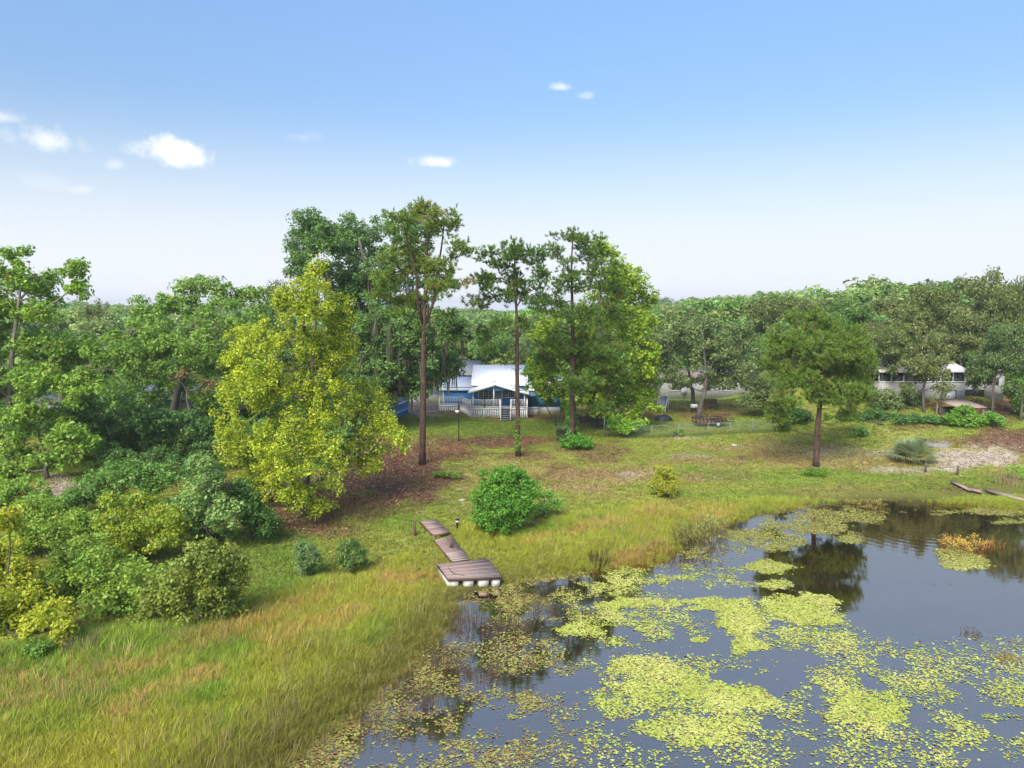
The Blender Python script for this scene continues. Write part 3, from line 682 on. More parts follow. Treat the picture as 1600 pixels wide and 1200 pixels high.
def shed():
    A, B = ground(603, 664), ground(639, 646)
    b = Vector(A); r = empty('garden_shed', b); tag(r, 'low blue shed with white trim beside the gravel drive, left of the house', 'shed')
    u = (B - A); u.z = 0; L = u.length; u.normalize(); n = Vector((-u.y, u.x, 0))
    if n.y < 0: n = -n
    P = lambda s, d, z: tuple(u * s + n * d + Vector((0, 0, z)))
    def box(s0, s1, d0, d1, z0, z1): return MB().hexa([P(s0, d0, z0), P(s1, d0, z0), P(s1, d1, z0), P(s0, d1, z0), P(s0, d0, z1), P(s1, d0, z1), P(s1, d1, z1), P(s0, d1, z1)])
    H = 1.95
    box(-1.5, L, 0, 4.2, -.3, H).build('wall', BLUE, r)
    box(-1.5, L, -.03, -.003, .75, .87).build('trim_rail', WHITE, r)
    for s in (-.2, L * .48): box(s, s + .12, -.04, -.003, -.2, H - .05).build('trim_board', WHITE, r)
    box(L - .2, L + .05, -.05, .2, -.2, H - .05).build('corner_trim', WHITE, r)
    m = MB(); m.slab([P(-1.9, -.35, H), P(L + .3, -.35, H), P(L + .3, 2.1, H + .75), P(-1.9, 2.1, H + .75)], .09); m.slab([P(-1.9, 2.1, H + .75), P(L + .3, 2.1, H + .75), P(L + .3, 4.6, H), P(-1.9, 4.6, H)], .09)
    rf = m.build('roof', GREYROOF, r)
    box(-1.9, L + .3, -.42, -.36, H - .13, H + .02).build('fascia', WHITE, rf)
shed()
def drive():
    cs = [(640, 629), (688, 617), (690, 606), (660, 607), (700, 596), (700, 588), (640, 600), (600, 615)]
    p = [ground(640, 630), ground(692, 619), ground(700, 600), ground(640, 604)]
    V = [(q.x, q.y, gz(q.x, q.y) + .03) for q in p]; V2 = [(a, b, c - .14) for a, b, c in V]
    m = MB(); m.hexa(V2 + V); tag(m.build('driveway', CONC), 'pale concrete drive', kind='structure')
    a, b = ground(641, 648), ground(690, 641)
    m = MB(); m.bar(a + Vector((0, 0, .03)), b + Vector((0, 0, .03)), .3, .16); tag(m.build('kerb_strip', CONC), 'concrete edging strip', kind='structure')
drive()
def drive_gate():
    a, b = ground(642, 634), ground(690, 632); r = empty('wire_gate', a); tag(r, 'thin wire gate across the drive between the shed and the house', 'gate')
    d = b - a; n = 5
    for i in range(n + 1):
        p = d * i / n; p.z = gz(a.x + p.x, a.y + p.y) - a.z; MB().tube([p - Vector((0, 0, .2)), p + Vector((0, 0, 1.15))], .03, 6).build('post', STEEL, r)
    m = MB(); m.tube([Vector((0, 0, 1.1)), d + Vector((0, 0, 1.1))], .022, 5); m.tube([Vector((0, 0, .1)), d + Vector((0, 0, .1))], .016, 5); m.build('rail', STEEL, r)
drive_gate()

def simple_house(name, label, x0p, x1p, Y, hwall, hroof, depth, wall, roofm, base_py=None, over=.4, hip=0, windows=(), front_gable=False):
    p0, p1 = at(x0p, 600, Y), at(x1p, 600, Y); b = Vector(((p0.x + p1.x) / 2, Y, gz((p0.x + p1.x) / 2, Y))); w = (p1.x - p0.x) / 2
    r = empty(name, b); tag(r, label, 'house')
    MB().box(-w, w, 0, depth, -.5, hwall).build('wall', wall, r)
    m = MB(); o = over; h0, h1 = hwall - .02, hwall + hroof
    m.slab([(-w - o, -o, h0), (w + o, -o, h0), (w + o - hip, depth / 2, h1), (-w - o + hip, depth / 2, h1)], .12); m.slab([(-w - o + hip, depth / 2, h1), (w + o - hip, depth / 2, h1), (w + o, depth + o, h0), (-w - o, depth + o, h0)], .12)
    m.build('roof', roofm, r)
    for s in (-1, 1):
        if not hip: MB().add([(s * w, 0, hwall), (s * w, depth, hwall), (s * w, depth / 2, h1 - .12), (s * (w - .15), 0, hwall), (s * (w - .15), depth, hwall), (s * (w - .15), depth / 2, h1 - .12)], None, [(0, 1, 2), (3, 5, 4)]).build('gable', wall, r)
    for (u, v, z0, z1) in windows: window(r, -w + u, -w + v, 0, z0, z1, 2, 1)
    return r, b, w
simple_house('grey_house', 'grey roofed house glimpsed through hanging moss behind the blue house', 692, 746, 112, 2.3, 1.9, 10, mat('pale_siding', (.5, .49, .47), .8), GREYROOF, windows=((1, 2.4, 1, 2.1), (4, 5.4, 1, 2.1)))
r_, b_, w_ = simple_house('white_house', 'long low whitewashed house half hidden behind the grey leaning oak', 1036, 1182, 100, 2.9, 1.1, 7, BLOCK, mat('tan_roof', (.27, .21, .18), .8, noise=(3, (.2, .18, .16), .8)), windows=((1.2, 2.6, 1.2, 2.2), (8.3, 9.6, 1.2, 2.2)))
MB().tube([(-w_ + 2.9, -.35, 1.1), (-w_ + 2.9, -.28, 1.1)], .42, 18).build('satellite_dish', mat('grey_dish', (.5, .5, .5)), r_)
MB().tube([(-w_ + 2.9, -.3, 1.1), (-w_ + 2.9, -.1, .9), (-w_ + 2.9, -.1, -.2)], .05, 6).build('dish_mount', STEEL, r_)
simple_house('pale_house', 'pale house glimpsed through leaves at the far left', 205, 292, 80, 2.5, 1.2, 8, BLOCK, GREYROOF, windows=((1, 2.2, 1, 2), (4, 5.2, 1, 2)))
r_, b_, w_ = simple_house('grey_cottage', 'low grey cottage with a dark porch behind the far left tree', 20, 132, 76, 2.2, .9, 7, mat('slate_wall', (.16, .17, .20), .7), mat('dark_roof', (.15, .15, .16), .7))
MB().box(-w_ + .6, w_ - .4, -.02, -.003, .6, 1.9).build('porch_shade_panel', DARK, r_)  # flat dark panel on the wall stands for the shade inside the porch
MB().box(-w_, w_, -.5, -.003, -.3, .45).build('porch_base', CONC, r_)

def tin_house():
    Y = 82.0; S = px_m(at(1450, 600, Y)); X0 = 1450
    b = at(1450, 625, Y); b = Vector((b.x, Y, gz(b.x, Y))); r = empty('lake_house', b)
    tag(r, 'white block house with corrugated tin roof and dark window band on the right', 'house')
    r.scale = (1, 1, .86)
    X = lambda px: (px - X0) * S
    Zf = lambda py: CZ - b.z - (py - 480.5) * S * 1.0 - 0
    z_s, z_e = 2.25, 3.55
    x0, x1 = X(1372), X(1507)
    MB().box(x0, x1, 0, 8, -.8, z_s).build('wall', BLOCK, r)
    MB().box(x0, x1, .35, 8, z_s + .002, z_e).build('dark_room_fill', DARK, r)  # solid dark block painted to pass for the unlit room behind the panes
    MB().box(x0 - .05, x1 + .05, -.06, .3, z_s - .06, z_s + .05).build('sill', WHITE, r)
    MB().box(x0, x1, -.03, -.003, .95, 1.02).build('band', mat('grey_line', (.4, .4, .4)), r)
    n = 7
    for i in range(n):
        a, c = x0 + (x1 - x0) * i / n, x0 + (x1 - x0) * (i + 1) / n
        MB().box(a + .06, c - .06, .12, .16, z_s + .06, z_e - .05).build('window', GLASS, r)
        MB().box(a - .06, a + .06, .02, .22, z_s + .052, z_e).build('window_post', WHITE, r)
    MB().box(x1 - .1, x1 + .02, .0, .24, z_s + .053, z_e).build('window_post', WHITE, r)
    gd = MB().box(X(1471.5), X(1492), -.05, -.004, -.5, 1.0).build('garage_door', mat('grey_door', (.42, .45, .5), .6, noise=((1, 1, 9), (.3, .33, .38), .7)), r)
    m = MB(); m.box(X(1470), X(1471.4), -.07, -.004, -.5, 1.12); m.box(X(1492.1), X(1493.5), -.07, -.004, -.5, 1.12); m.box(X(1471.4), X(1492.1), -.07, -.004, 1.003, 1.12); m.build('door_frame', TREAD, gd)
    # corrugated roof: single sheets with ridges
    def sheet(xa, xb, y0, y1, z0, z1, parent):
        nn = 10; V = []; 
        for k in range(nn + 1):
            x = xa + (xb - xa) * k / nn; dz = .05 * (k % 2)
            V += [(x, y0, z0 + dz), (x, y1, z1 + dz), (x, y0, z0 + dz - .03), (x, y1, z1 + dz - .03)]
        q = []
        for k in range(nn): i = 4 * k; q += [(i, i + 4, i + 5, i + 1), (i + 2, i + 3, i + 7, i + 6), (i, i + 2, i + 6, i + 4)]
        MB().add(V, q).build('roof_sheet', TIN if random.random() < .45 else mat('bright_tin', (.42, .42, .43), .4, noise=((1, 4, 4), (.5, .46, .44), .7)), parent)
    random.seed(3)
    rr = MB().box(x0 - .3, x1 + .2, 3.9, 4.1, 4.6, 4.8).build('roof', TIN, r)
    for i in range(17):
        a = x0 - .4 + (x1 - x0 + .8) * i / 17; sheet(a, a + (x1 - x0 + .8) / 17 - .02, -.7, 4.05, z_e + .02 + random.uniform(0, .05), 4.85, rr)
    MB().slab([(x0 - .4, 4.1, 4.88), (x1 + .4, 4.1, 4.88), (x1 + .4, 8.6, 3.5), (x0 - .4, 8.6, 3.5)], .05).build('rear_roof', TIN, r)
    # set-back wing and end room
    MB().box(x1 + .003, X(1574), 2.2, 8, -.4, 2.1).build('wing_wall', BLOCK, r)
    MB().box(X(1512), X(1556), 2.1, 2.195, -.4, .9).build('shade_panel', DARK, r)  # dark sheet on the solid wall, painting in the shade of a recess
    MB().box(X(1556), X(1577), 1.0, 7, -.5, 3.6).build('end_room', BLOCK, r)
    MB().box(X(1562), X(1568), .95, .996, 1.7, 2.7).build('window', GLASS, r)
    er = MB().box(X(1555), X(1578), .9, 7.1, 3.602, 3.68).build('end_roof', TIN, r)
    for i in range(5):
        a = X(1554) + (X(1582) - X(1554)) * i / 5; sheet(a, a + (X(1582) - X(1554)) / 5 - .02, .3, 7.5, 3.72, 4.5, er)
tin_house()
def lean_shed():
    b = ground(1492, 655); r = empty('open_shed', b); tag(r, 'small open shed with slanted tan roof beside the bright green bush', 'shed'); k = px_m(b)
    w = 44 * k; h = 1.75
    MB().slab([(-w * .2, -1.6, h - .25), (w * .75, -1.6, h - .25), (w * .62, 1.5, h + .25), (-w * .48, 1.5, h + .25)], .1).build('roof', mat('tan_board', (.36, .27, .24), .85, noise=((3, 9, 3), (.25, .18, .16), .8)), r)
    for x, y in ((-w * .15, -1.4), (w * .68, -1.4), (w * .55, 1.3), (-w * .4, 1.3)): MB().box(x - .06, x + .06, y - .06, y + .06, -.3, h - .2 + y * .16 - .1).build('post', WOOD, r)
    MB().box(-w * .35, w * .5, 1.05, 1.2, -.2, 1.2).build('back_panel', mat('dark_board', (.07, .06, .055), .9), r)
    m = MB(); m.tube([(-.5, -1.2, -.1), (-.5, -1.2, .42)], [.42, .36], 10); m.build('drum', CONC, r)
lean_shed()

# ------------------------------------------------------------------ dock
def quad_planks(cor, n, parent, th=.04, along=0, gap=.1, rng=None, wob=.012):
    """cor: a b c d round the deck; planks run from side ab.. to dc.. (along=0) one after another"""
    a, b, c, d = [Vector(p) for p in cor]
    for i in range(n):
        s0, s1 = (i + gap / 2) / n, (i + 1 - gap / 2) / n
        e0, e1 = rng.uniform(-.015, .015), rng.uniform(-.015, .015)
        P = [lerp(lerp(a, d, s0), lerp(b, c, s0), e0), lerp(lerp(a, d, s0), lerp(b, c, s0), 1 + e1), lerp(lerp(a, d, s1), lerp(b, c, s1), 1 + e1), lerp(lerp(a, d, s1), lerp(b, c, s1), e0)]
        dz = rng.uniform(-wob, wob); dz2 = dz + rng.uniform(-wob, wob); P = [P[0] + Vector((0, 0, dz)), P[1] + Vector((0, 0, dz2)), P[2] + Vector((0, 0, dz2)), P[3] + Vector((0, 0, dz))]
        MB().slab(P, th).build('plank', WOOD if rng.random() < .55 else WOOD2, parent)
def dock():
    rng = random.Random(4); zt = .66
    A, B, Cc, D = at_z(684, 881.5, zt), at_z(760.5, 871.5, zt), at_z(783.5, 900, zt), at_z(700.5, 903.5, zt)
    r = empty('floating_dock', ((A.x + Cc.x) / 2, (A.y + Cc.y) / 2, 0)); o = Vector(r.location); tag(r, 'old floating wooden dock with a plank walkway on white floats', 'dock')
    L = [p - o for p in (A, B, Cc, D)]
    pl = empty('platform', (0, 0, 0)); pl.parent = r
    quad_planks(L, 15, pl, rng=rng)
    a, b, c, d = L; dn = Vector((0, 0, .10))
    m = MB()
    for p, q in ((a, b), (b, c), (c, d), (d, a)): m.bar(p - dn, q - dn, .06, .13)
    m.build('edge_beam', mat('dark_plank', (.10, .06, .05), .85, noise=((9, 9, 3), (.06, .04, .035), .8)), pl)
    fl = mat('white_float', (.56, .56, .53), .7, noise=(4, (.30, .30, .25), .9), bump=.1)
    for s0, s1 in ((-.02, .2), (.3, .48), (.58, .77), (.84, .985)):
        m = MB(); p0, p1 = lerp(d, c, s0), lerp(d, c, s1); q0, q1 = lerp(a, b, s0), lerp(a, b, s1)
        def dz(p, z, t=0): return Vector((p.x, p.y, z))
        cen = (p0 + p1 + q0 + q1) / 4
        f0, f1 = lerp(p0, q0, .02), lerp(p1, q1, .02); g0, g1 = lerp(p0, q0, .9), lerp(p1, q1, .9)
        bot = [lerp(x, cen, .10) for x in (f0, f1, g1, g0)]
        m.hexa([dz(x, -.15) for x in bot] + [dz(x, zt - .17) for x in (f0, f1, g1, g0)])
        m.build('float', fl, r)
    # walkway: two sections, the landward one higher
    z1, z2 = .62, .90
    P = [at_z(679, 844, .74) - o, at_z(706, 838.5, .74) - o, at_z(733.5, 874, z1 + .06) - o, at_z(707, 877, z1 + .06) - o]
    w = empty('walkway', (0, 0, 0)); w.parent = r; quad_planks(P, 22, w, rng=rng, wob=.02)
    m = MB(); m.bar(P[0] - dn, P[3] - dn, .05, .14); m.bar(P[1] - dn, P[2] - dn, .05, .14); m.build('stringer', MATS['dark_plank'], w)
    Q = [at_z(656, 813.5, z2) - o, at_z(681, 811.5, z2) - o, at_z(702.5, 830.5, z2) - o, at_z(677, 835, z2) - o]
    w = empty('walkway', (0, 0, 0)); w.parent = r; quad_planks(Q, 15, w, rng=rng, wob=.02)
    m = MB(); m.bar(Q[0] - dn, Q[3] - dn, .05, .16); m.bar(Q[1] - dn, Q[2] - dn, .05, .16); m.bar(Q[3] - dn * .9, Q[2] - dn * .9, .06, .17); m.bar(Q[0] - dn, Q[1] - dn, .05, .14); m.build('stringer', mat('red_brown_plank', (.17, .085, .06), .85, noise=(5, (.1, .06, .05), .8)), w)
    for p in (Q[0], Q[3], P[0], P[1]): MB().box(p.x - .06, p.x + .06, p.y - .06, p.y + .06, -.4, p.z - .12).build('pile', WOOD, r)
    # bent mooring post on the walkway
    b = lerp(lerp(P[0], P[3], .42), lerp(P[1], P[2], .42), .55) + o
    p = empty('mooring_post', b); tag(p, 'short bent brown post standing on the dock walkway', 'post')
    MB().tube([(0, 0, -.02), (0, 0, .34), (-.03, 0, .46), (-.12, 0, .54), (-.24, 0, .56)], [.075, .075, .075, .07, .06], 9).build('stem', mat('brown_post', (.16, .10, .09), .8), p)
    MB().tube([(0, 0, -.01), (0, 0, .03)], .13, 10).build('foot_plate', RUSTM, p)
    q = tag(MB().tube([(-.9, .25, zt + .02), (-.55, -.75, zt + .07), (.1, -1.0, zt + .04)], .03, 6).build('dead_branch', BARK['twig'], None, o), 'thin dead branch fallen on the dock platform', 'branch')
    q.data.transform(__import__('mathutils').Matrix.Translation((-.3, .2, -.04)))
dock()
def post_at(px, py, top, label, m, name='wooden_post', rad=.07, cap=None, lean=(0, 0)):
    b = ground(px, py); h = (py - top) * px_m(b) * 1.02
    r = empty(name, b); tag(r, label, 'post')
    MB().tube([(0, 0, -.3), (lean[0] * .5, lean[1] * .5, h * .5), (*lean, h)], [rad * 1.1, rad, rad * .92], 9).build('stem', m, r)
    if cap: cap(r, h)
    return r, b, h
GREYW = mat('grey_post_wood', (.13, .085, .06), .9, noise=((7, 7, 2), (.07, .05, .04), .9), bump=.4)
post_at(648.5, 838, 814, 'leaning brown wooden post beside the landward end of the walkway', GREYW, rad=.085, lean=(-.03, 0))
def solar(r, h):
    MB().tube([(0, 0, h - .14), (0, 0, h - .03)], .12, 12).build('lens', WHITE, r); MB().tube([(0, 0, h - .03), (0, 0, h + .05), (0, 0, h + .1)], [.14, .13, .03], 12).build('cap', BLACK, r)
post_at(714.5, 826, 812, 'black bollard light with white lens standing in the grass near the round bush', BLACK, 'bollard_light', .07, solar)
post_at(1446, 738, 722, 'dark wooden post in sandy ground in front of the palmetto', GREYW, rad=.09)
post_at(1496, 743, 728, 'dark wooden post in tall grass right of the palmetto', GREYW, rad=.09)
def lamp_cap(r, h):
    MB().tube([(0, 0, h), (0, 0, h + .12), (0, 0, h + .3), (0, 0, h + .42)], [.03, .13, .15, .02], 10).build('bird_feeder', GREYW, r)
    MB().tube([(-.14, -.05, h - .55), (-.14, -.05, h - .3)], [.16, .24], 10).build('white_cup', WHITE, r)
post_at(717, 690, 637, 'tall thin black pole with white cup standing on the lawn before the deck', BLACK, 'garden_pole', .045, lamp_cap)

# ------------------------------------------------------------------ fence, trailer, yard things
def fence():
    pts = [(944, 683), (1018, 684.5), (1060, 683), (1106, 680), (1175, 677), (1210, 675.5)]
    G = [ground(*p) for p in pts]; b = G[0]; r = empty('chain_link_fence', b); tag(r, 'green grey chain link fence along the lawn in front of the trailer', 'fence')
    H = 1.3; wm = mat('fence_wire', (.10, .14, .11), .6); FST = mat('fence_steel', (.20, .25, .22), .6, metal=.1)
    top = MB(); mesh = MB()
    for i in range(len(G) - 1):
        A, B = G[i] - b, G[i + 1] - b; up = Vector((0, 0, 1)); L = (B - A).length
        n = max(1, int(L / 2.6))
        for j in range(n + (i == len(G) - 2)):
            p = lerp(A, B, j / n); big = (i == 0 and j == 0) or (i == len(G) - 2 and j == n)
            MB().tube([p - up * .3, p + up * (H + (.75 if i == 0 and j == 0 else .3 if big else .05))], .06 if big else .035, 7).build('post', FST, r)
        top.tube([A + up * H, B + up * H], .025, 6)
        s = .13; m = int(L / s)
        for k in range(-10, m + 1):
            for sg in (1, -1):
                t0, t1 = k * s, k * s + H
                a0, a1 = max(0, t0), min(L, t1)
                if a1 <= a0: continue
                za, zb = (a0 - t0), (a1 - t0)
                if sg < 0: za, zb = H - za, H - zb
                mesh.bar(lerp(A, B, a0 / L) + up * za, lerp(A, B, a1 / L) + up * zb, .010, .010)
    top.build('top_rail', FST, r); tag(mesh.build('wire_mesh', wm, r), kind='stuff')
fence()
def trailer():
    b = ground(1116, 671.5); b = b + Vector((0, 1.2, 0)); b.z = gz(b.x, b.y); r = empty('utility_trailer', b, R(4)); tag(r, 'rusty open utility trailer with rail sides parked behind the chain link fence', 'trailer')
    w = 1.75; d = 1.6
    bed = MB(); bed.box(-w, w, 0, d, .48, .56); bd = bed.build('frame', mat('black_steel', (.03, .025, .025), .6), r)
    for i in range(8):
        y = .03 + (d - .06) * i / 8; MB().box(-w + .03, w - .03, y, y + (d - .06) / 8 - .02, .563, .6).build('plank', mat('rust_board', (.28, .13, .09), .85, noise=((2, 9, 9), (.17, .09, .07), .8)), r)
    side = MB()
    for y in (0.02, d - .02):
        side.bar((-w, y, 1.0), (w, y, .98), .09, .08); side.bar((-w, y, .8), (w, y, .8), .05, .05)
        for i in range(9): x = -w + 2 * w * i / 8; side.bar((x, y, .56), (x, y, 1.0), .08, .08)
    for x in (-w, w): side.bar((x, 0, 1.0), (x, d, 1.0), .05, .05); side.bar((x, 0, .8), (x, d, .8), .03, .03)
    side.build('side_rail', MATS['black_steel'], r)
    for y in (-.16, d + .16):
        t = MB(); t.tube([(.75, y - .1, .36), (.75, y - .08, .36), (.75, y + .08, .36), (.75, y + .1, .36)], [.3, .36, .36, .3], 18); o = t.build('wheel', RUBBER, r)
        MB().tube([(.75, y - .115, .36), (.75, y + .115, .36)], .2, 14).build('rim', STEEL, o)
        f = MB(); f.bar((.25, y, .68), (.45, y, .78), .24, .03); f.bar((.45, y, .78), (1.05, y, .78), .24, .03); f.bar((1.05, y, .78), (1.25, y, .68), .24, .03); f.build('fender', MATS['black_steel'], r)
    t = MB(); t.bar((w, .2, .5), (w + 1.0, d / 2, .5), .07, .08); t.bar((w, d - .2, .5), (w + 1.0, d / 2, .5), .07, .08); t.bar((w + .9, d / 2, .5), (w + 1.25, d / 2, .52), .09, .09); t.tube([(w + .9, d / 2, .55), (w + .9, d / 2, -.02)], .03, 6)
    t.build('tongue', MATS['black_steel'], r)
trailer()
def yard():
    b = ground(1084, 645); r = empty('smoker_grill', b); tag(r, 'white barrel on dark legs beside the leaning grey oak trunk', 'grill')
    MB().tube([(-.42, 0, .85), (-.4, 0, .85), (.4, 0, .85), (.42, 0, .85)], [.2, .27, .27, .2], 14).build('barrel', mat('dull_white', (.75, .75, .74), .5), r)
    MB().bar((-.3, -.29, .85), (.3, -.29, .85), .03, .03).build('handle', BLACK, r)
    for x in (-.3, .3):
        for y in (-.15, .15): MB().bar((x, y, -.1), (x, y * .8, .7), .05, .05).build('leg', BLACK, r)
    b = ground(1111, 641); r = empty('wooden_bench', b); tag(r, 'brown wooden bench with a tall back behind the leaning oak', 'bench')
    bw = mat('brown_bench', (.15, .095, .055), .85, noise=((3, 9, 9), (.09, .06, .04), .8))
    for i in range(4): MB().box(-.85, .85, -.28 + i * .15, -.15 + i * .15, .62, .66).build('seat_slat', bw, r)
    for i in range(4): MB().box(-.85, .85, .34 + .02 * i, .375 + .02 * i, .78 + i * .17, .92 + i * .17).build('back_slat', bw, r)
    for x in (-.72, .72):
        MB().bar((x, -.2, -.1), (x, -.2, .61), .08, .08).build('leg', bw, r); MB().bar((x, .33, -.1), (x, .44, 1.45), .08, .08).build('leg', bw, r)
    b = ground(1126, 650); r = empty('rotting_boat', b); tag(r, 'low rusty brown upturned boat lying in the grass behind the trailer', 'boat'); r.scale = (.72, .7, .62)
    V = []; n = 14
    for i in range(n + 1):
        t = i / n; x = -1.6 + 3.2 * t; w = .62 * math.sin(math.pi * (.12 + .8 * t)) ** .7; h = .42 * math.sin(math.pi * (.15 + .7 * t)) ** .5
        for a in np.linspace(0, math.pi, 7): V.append((x, math.cos(a) * w, math.sin(a) ** .8 * h - .03))
    q = [(i * 7 + j, i * 7 + j + 1, i * 7 + 8 + j, i * 7 + 7 + j) for i in range(n) for j in range(6)]
    MB().add(V, q).build('hull', RUSTM, r, smooth=True); MB().bar((-1.5, 0, .39), (1.5, 0, .40), .06, .07).build('keel', RUSTM, r)
    b = ground(1037, 642); r = empty('boat_ramp_frame', b); tag(r, 'grey sheet leaning on white poles under the bright green tree', 'frame')
    MB().slab([(-1.2, -.2, .5), (.2, -.4, .55), (.75, .9, 1.75), (-.35, 1.0, 1.75)], .06).build('sheet', mat('grey_tarp', (.24, .26, .30), .6, noise=(3, (.17, .19, .22), .8)), r)
    for (a, c) in (((-.1, -1.0, -.1), (.75, .85, 1.95)), ((-1.1, -.5, -.1), (-.35, 1.0, 1.8)), ((.75, .95, -.1), (.78, .95, 2.1))): MB().bar(a, c, .08, .08).build('pole', WHITE, r)
    b = ground(1036, 657); r = empty('tarp_heap', b); tag(r, 'dark tarpaulin heap on the shaded grass behind the fence', 'tarp')
    rng = np.random.RandomState(9); V = []; n, k = 22, 8
    for j in range(k):
        for i in range(n):
            a = 2 * math.pi * i / n; rr = math.cos(j / (k - 1) * 1.5) ** .7; V.append((math.cos(a) * 1.1 * rr * (1 + .12 * rng.randn() * .6), math.sin(a) * .75 * rr * (1 + .1 * rng.randn() * .6), -.1 + .75 * math.sin(j / (k - 1) * 1.5) + .05 * rng.randn()))
    q = [(j * n + i, j * n + (i + 1) % n, (j + 1) * n + (i + 1) % n, (j + 1) * n + i) for j in range(k - 1) for i in range(n)]
    link('cover', mesh_np('cover', V, q, [(k * n - n, k * n - n + i, k * n - n + i + 1) for i in range(1, n - 1)], mat('dark_tarp', (.035, .045, .045), .5), None, False), r)
    for px, py, s, lab in ((722, 782.5, .2, 'small white stone lying by the round green bush'), (912, 851, .2, 'small pale stone in the tall grass above the dead sticks'), (1147, 696.5, .26, 'flat pale stone lying on the lawn below the fence'), (1346, 678, .62, 'low grey stone slab in a weedy clump right of the lone pine')):
        b = ground(px, py); rng = np.random.RandomState(int(px)); bm = __import__('bmesh').new(); __import__('bmesh').ops.create_icosphere(bm, subdivisions=2, radius=s)
        for v in bm.verts: v.co = Vector((v.co.x * 1.3, v.co.y, v.co.z * .45)) * (1 + .12 * rng.randn())
        me = bpy.data.meshes.new('stone'); bm.to_mesh(me); bm.free(); me.materials.append(mat('pale_stone', (.42, .41, .39), .9, noise=(5, (.28, .27, .25), .7), bump=.3))
        tag(link('stone', me, None, b + Vector((0, 0, s * .22))), lab, 'stone')
    # sunken ring of concrete
    b = ground(1464, 694); m = MB(); rr, w, h = 1.0, .18, .16; n = 28; V = []
    for i in range(n):
        a = 2 * math.pi * i / n; wob = 1 + .04 * math.sin(3 * a)
        for r_, z in ((rr, -.2), (rr, h), (rr - w, h), (rr - w, -.2)): V.append((math.cos(a) * r_ * 1.25 * wob, math.sin(a) * r_ * wob, z + .04 * math.sin(a * 2)))
    q = [(i * 4 + j, ((i + 1) % n) * 4 + j, ((i + 1) % n) * 4 + j + 1, i * 4 + j + 1) for i in range(n) for j in range(3)]
    r = empty('fire_pit', b); tag(r, 'low round concrete ring filled with pale ash beyond the palmetto', 'fire pit')
    MB().add(V, q).build('ring', mat('dark_concrete', (.16, .155, .15), .9, noise=(4, (.3, .29, .28), .7)), r)
    a = np.linspace(0, 2 * np.pi, 24, endpoint=False); MB().add(np.stack([np.cos(a) * 1.04, np.sin(a) * .83, a * 0 + .06], 1), None, [(0, i, i + 1) for i in range(1, 23)]).build('ash', mat('ash', (.42, .41, .40), .95, noise=(3, (.25, .24, .23), .7)), r)
    # broken boards at the right shore
    for i, (pa, pb, lab) in enumerate((((1484, 755), (1512, 768), 'weathered grey board lying in the grass below the dark posts'), ((1537, 768), (1602, 786), 'wide pale plank at the water edge at far right'), ((1508, 766), (1530, 771), 'short broken board end beside the pond grass'))):
        A, B = ground(*pa), ground(*pb); z = Vector((0, 0, .18)); r = empty('broken_board', A); tag(r, lab, 'board')
        nb = 3 if i == 1 else 2
        for k in range(nb):
            o = Vector((.1 * k, .32 * (k - nb / 2), .02 * k)); MB().bar(o + z, B - A + o * 1.1 + z, .3, .05).build('plank', WOOD2 if k % 2 else WOOD, r)
yard()

# ------------------------------------------------------------------ the trees one can tell apart
YEL = [(.10, .155, .018), (.30, .31, .03), (.32, .20, .03), .012]
MID = [(.08, .15, .03), (.16, .225, .04), (.24, .22, .06), .03]
OAK = [(.05, .095, .032), (.095, .145, .05), (.16, .15, .07), .02]
GREYOAK = [(.075, .11, .05), (.13, .16, .075), (.17, .16, .09), .02]
LIME = [(.085, .16, .018), (.22, .265, .03), (.36, .26, .05), .03]
t_yel, nd_, P_, rng_ = tree('yellow_tree', (478, 806), [(497, 432, 20, 30), (478, 470, 42, 35), (528, 490, 30, 32), (395, 530, 45, 25), (450, 535, 60, 45), (520, 550, 42, 40), (398, 600, 55, 45), (480, 620, 80, 60), (560, 620, 50, 40), (600, 660, 42, 26),
     (388, 685, 52, 48), (470, 700, 80, 60), (560, 705, 55, 38), (415, 755, 55, 35), (500, 770, 60, 40), (520, 805, 40, 20), (440, 470, 20, 20), (365, 560, 22, 22), (610, 690, 34, 20), (350, 650, 20, 34)],
     'tall broad maple with bright yellow green leaves left of the house', seed=11, cr=.44, k=2.7, leaf=.13, cover=3.4, flat=1.1, gap=.36, cols=YEL, bark='oak', rtrunk=.3, trunk_px=[(478, 770), (480, 700), (484, 620), (490, 540), (496, 450)], cw=.55)
tag(t_yel, 'tall broad tree with bright yellow green leaves standing left of the blue house')
t_oak, nodes_, P_, rng_ = tree('moss_oak', (592, 662), [(485, 352, 35, 24), (470, 385, 26, 28), (510, 380, 42, 30), (560, 375, 55, 40), (640, 365, 45, 36), (620, 440, 70, 50), (545, 440, 50, 45), (472, 420, 26, 26), (590, 520, 60, 50), (665, 520, 45, 50), (700, 520, 32, 35), (700, 570, 30, 26), (640, 590, 60, 36), (580, 590, 50, 50), (540, 500, 40, 50), (560, 640, 40, 30)],
     'huge dark oak hung with grey Spanish moss behind the yellow tree', seed=5, cr=.8, k=2.4, gap=.08, leaf=.22, cover=4.4, cols=[(.05, .10, .035), (.10, .16, .05), (.13, .15, .06), .03], rtrunk=.55, Y=77, trunk_px=[(594, 620), (596, 560), (586, 500), (575, 430), (560, 370)], tip=.02)
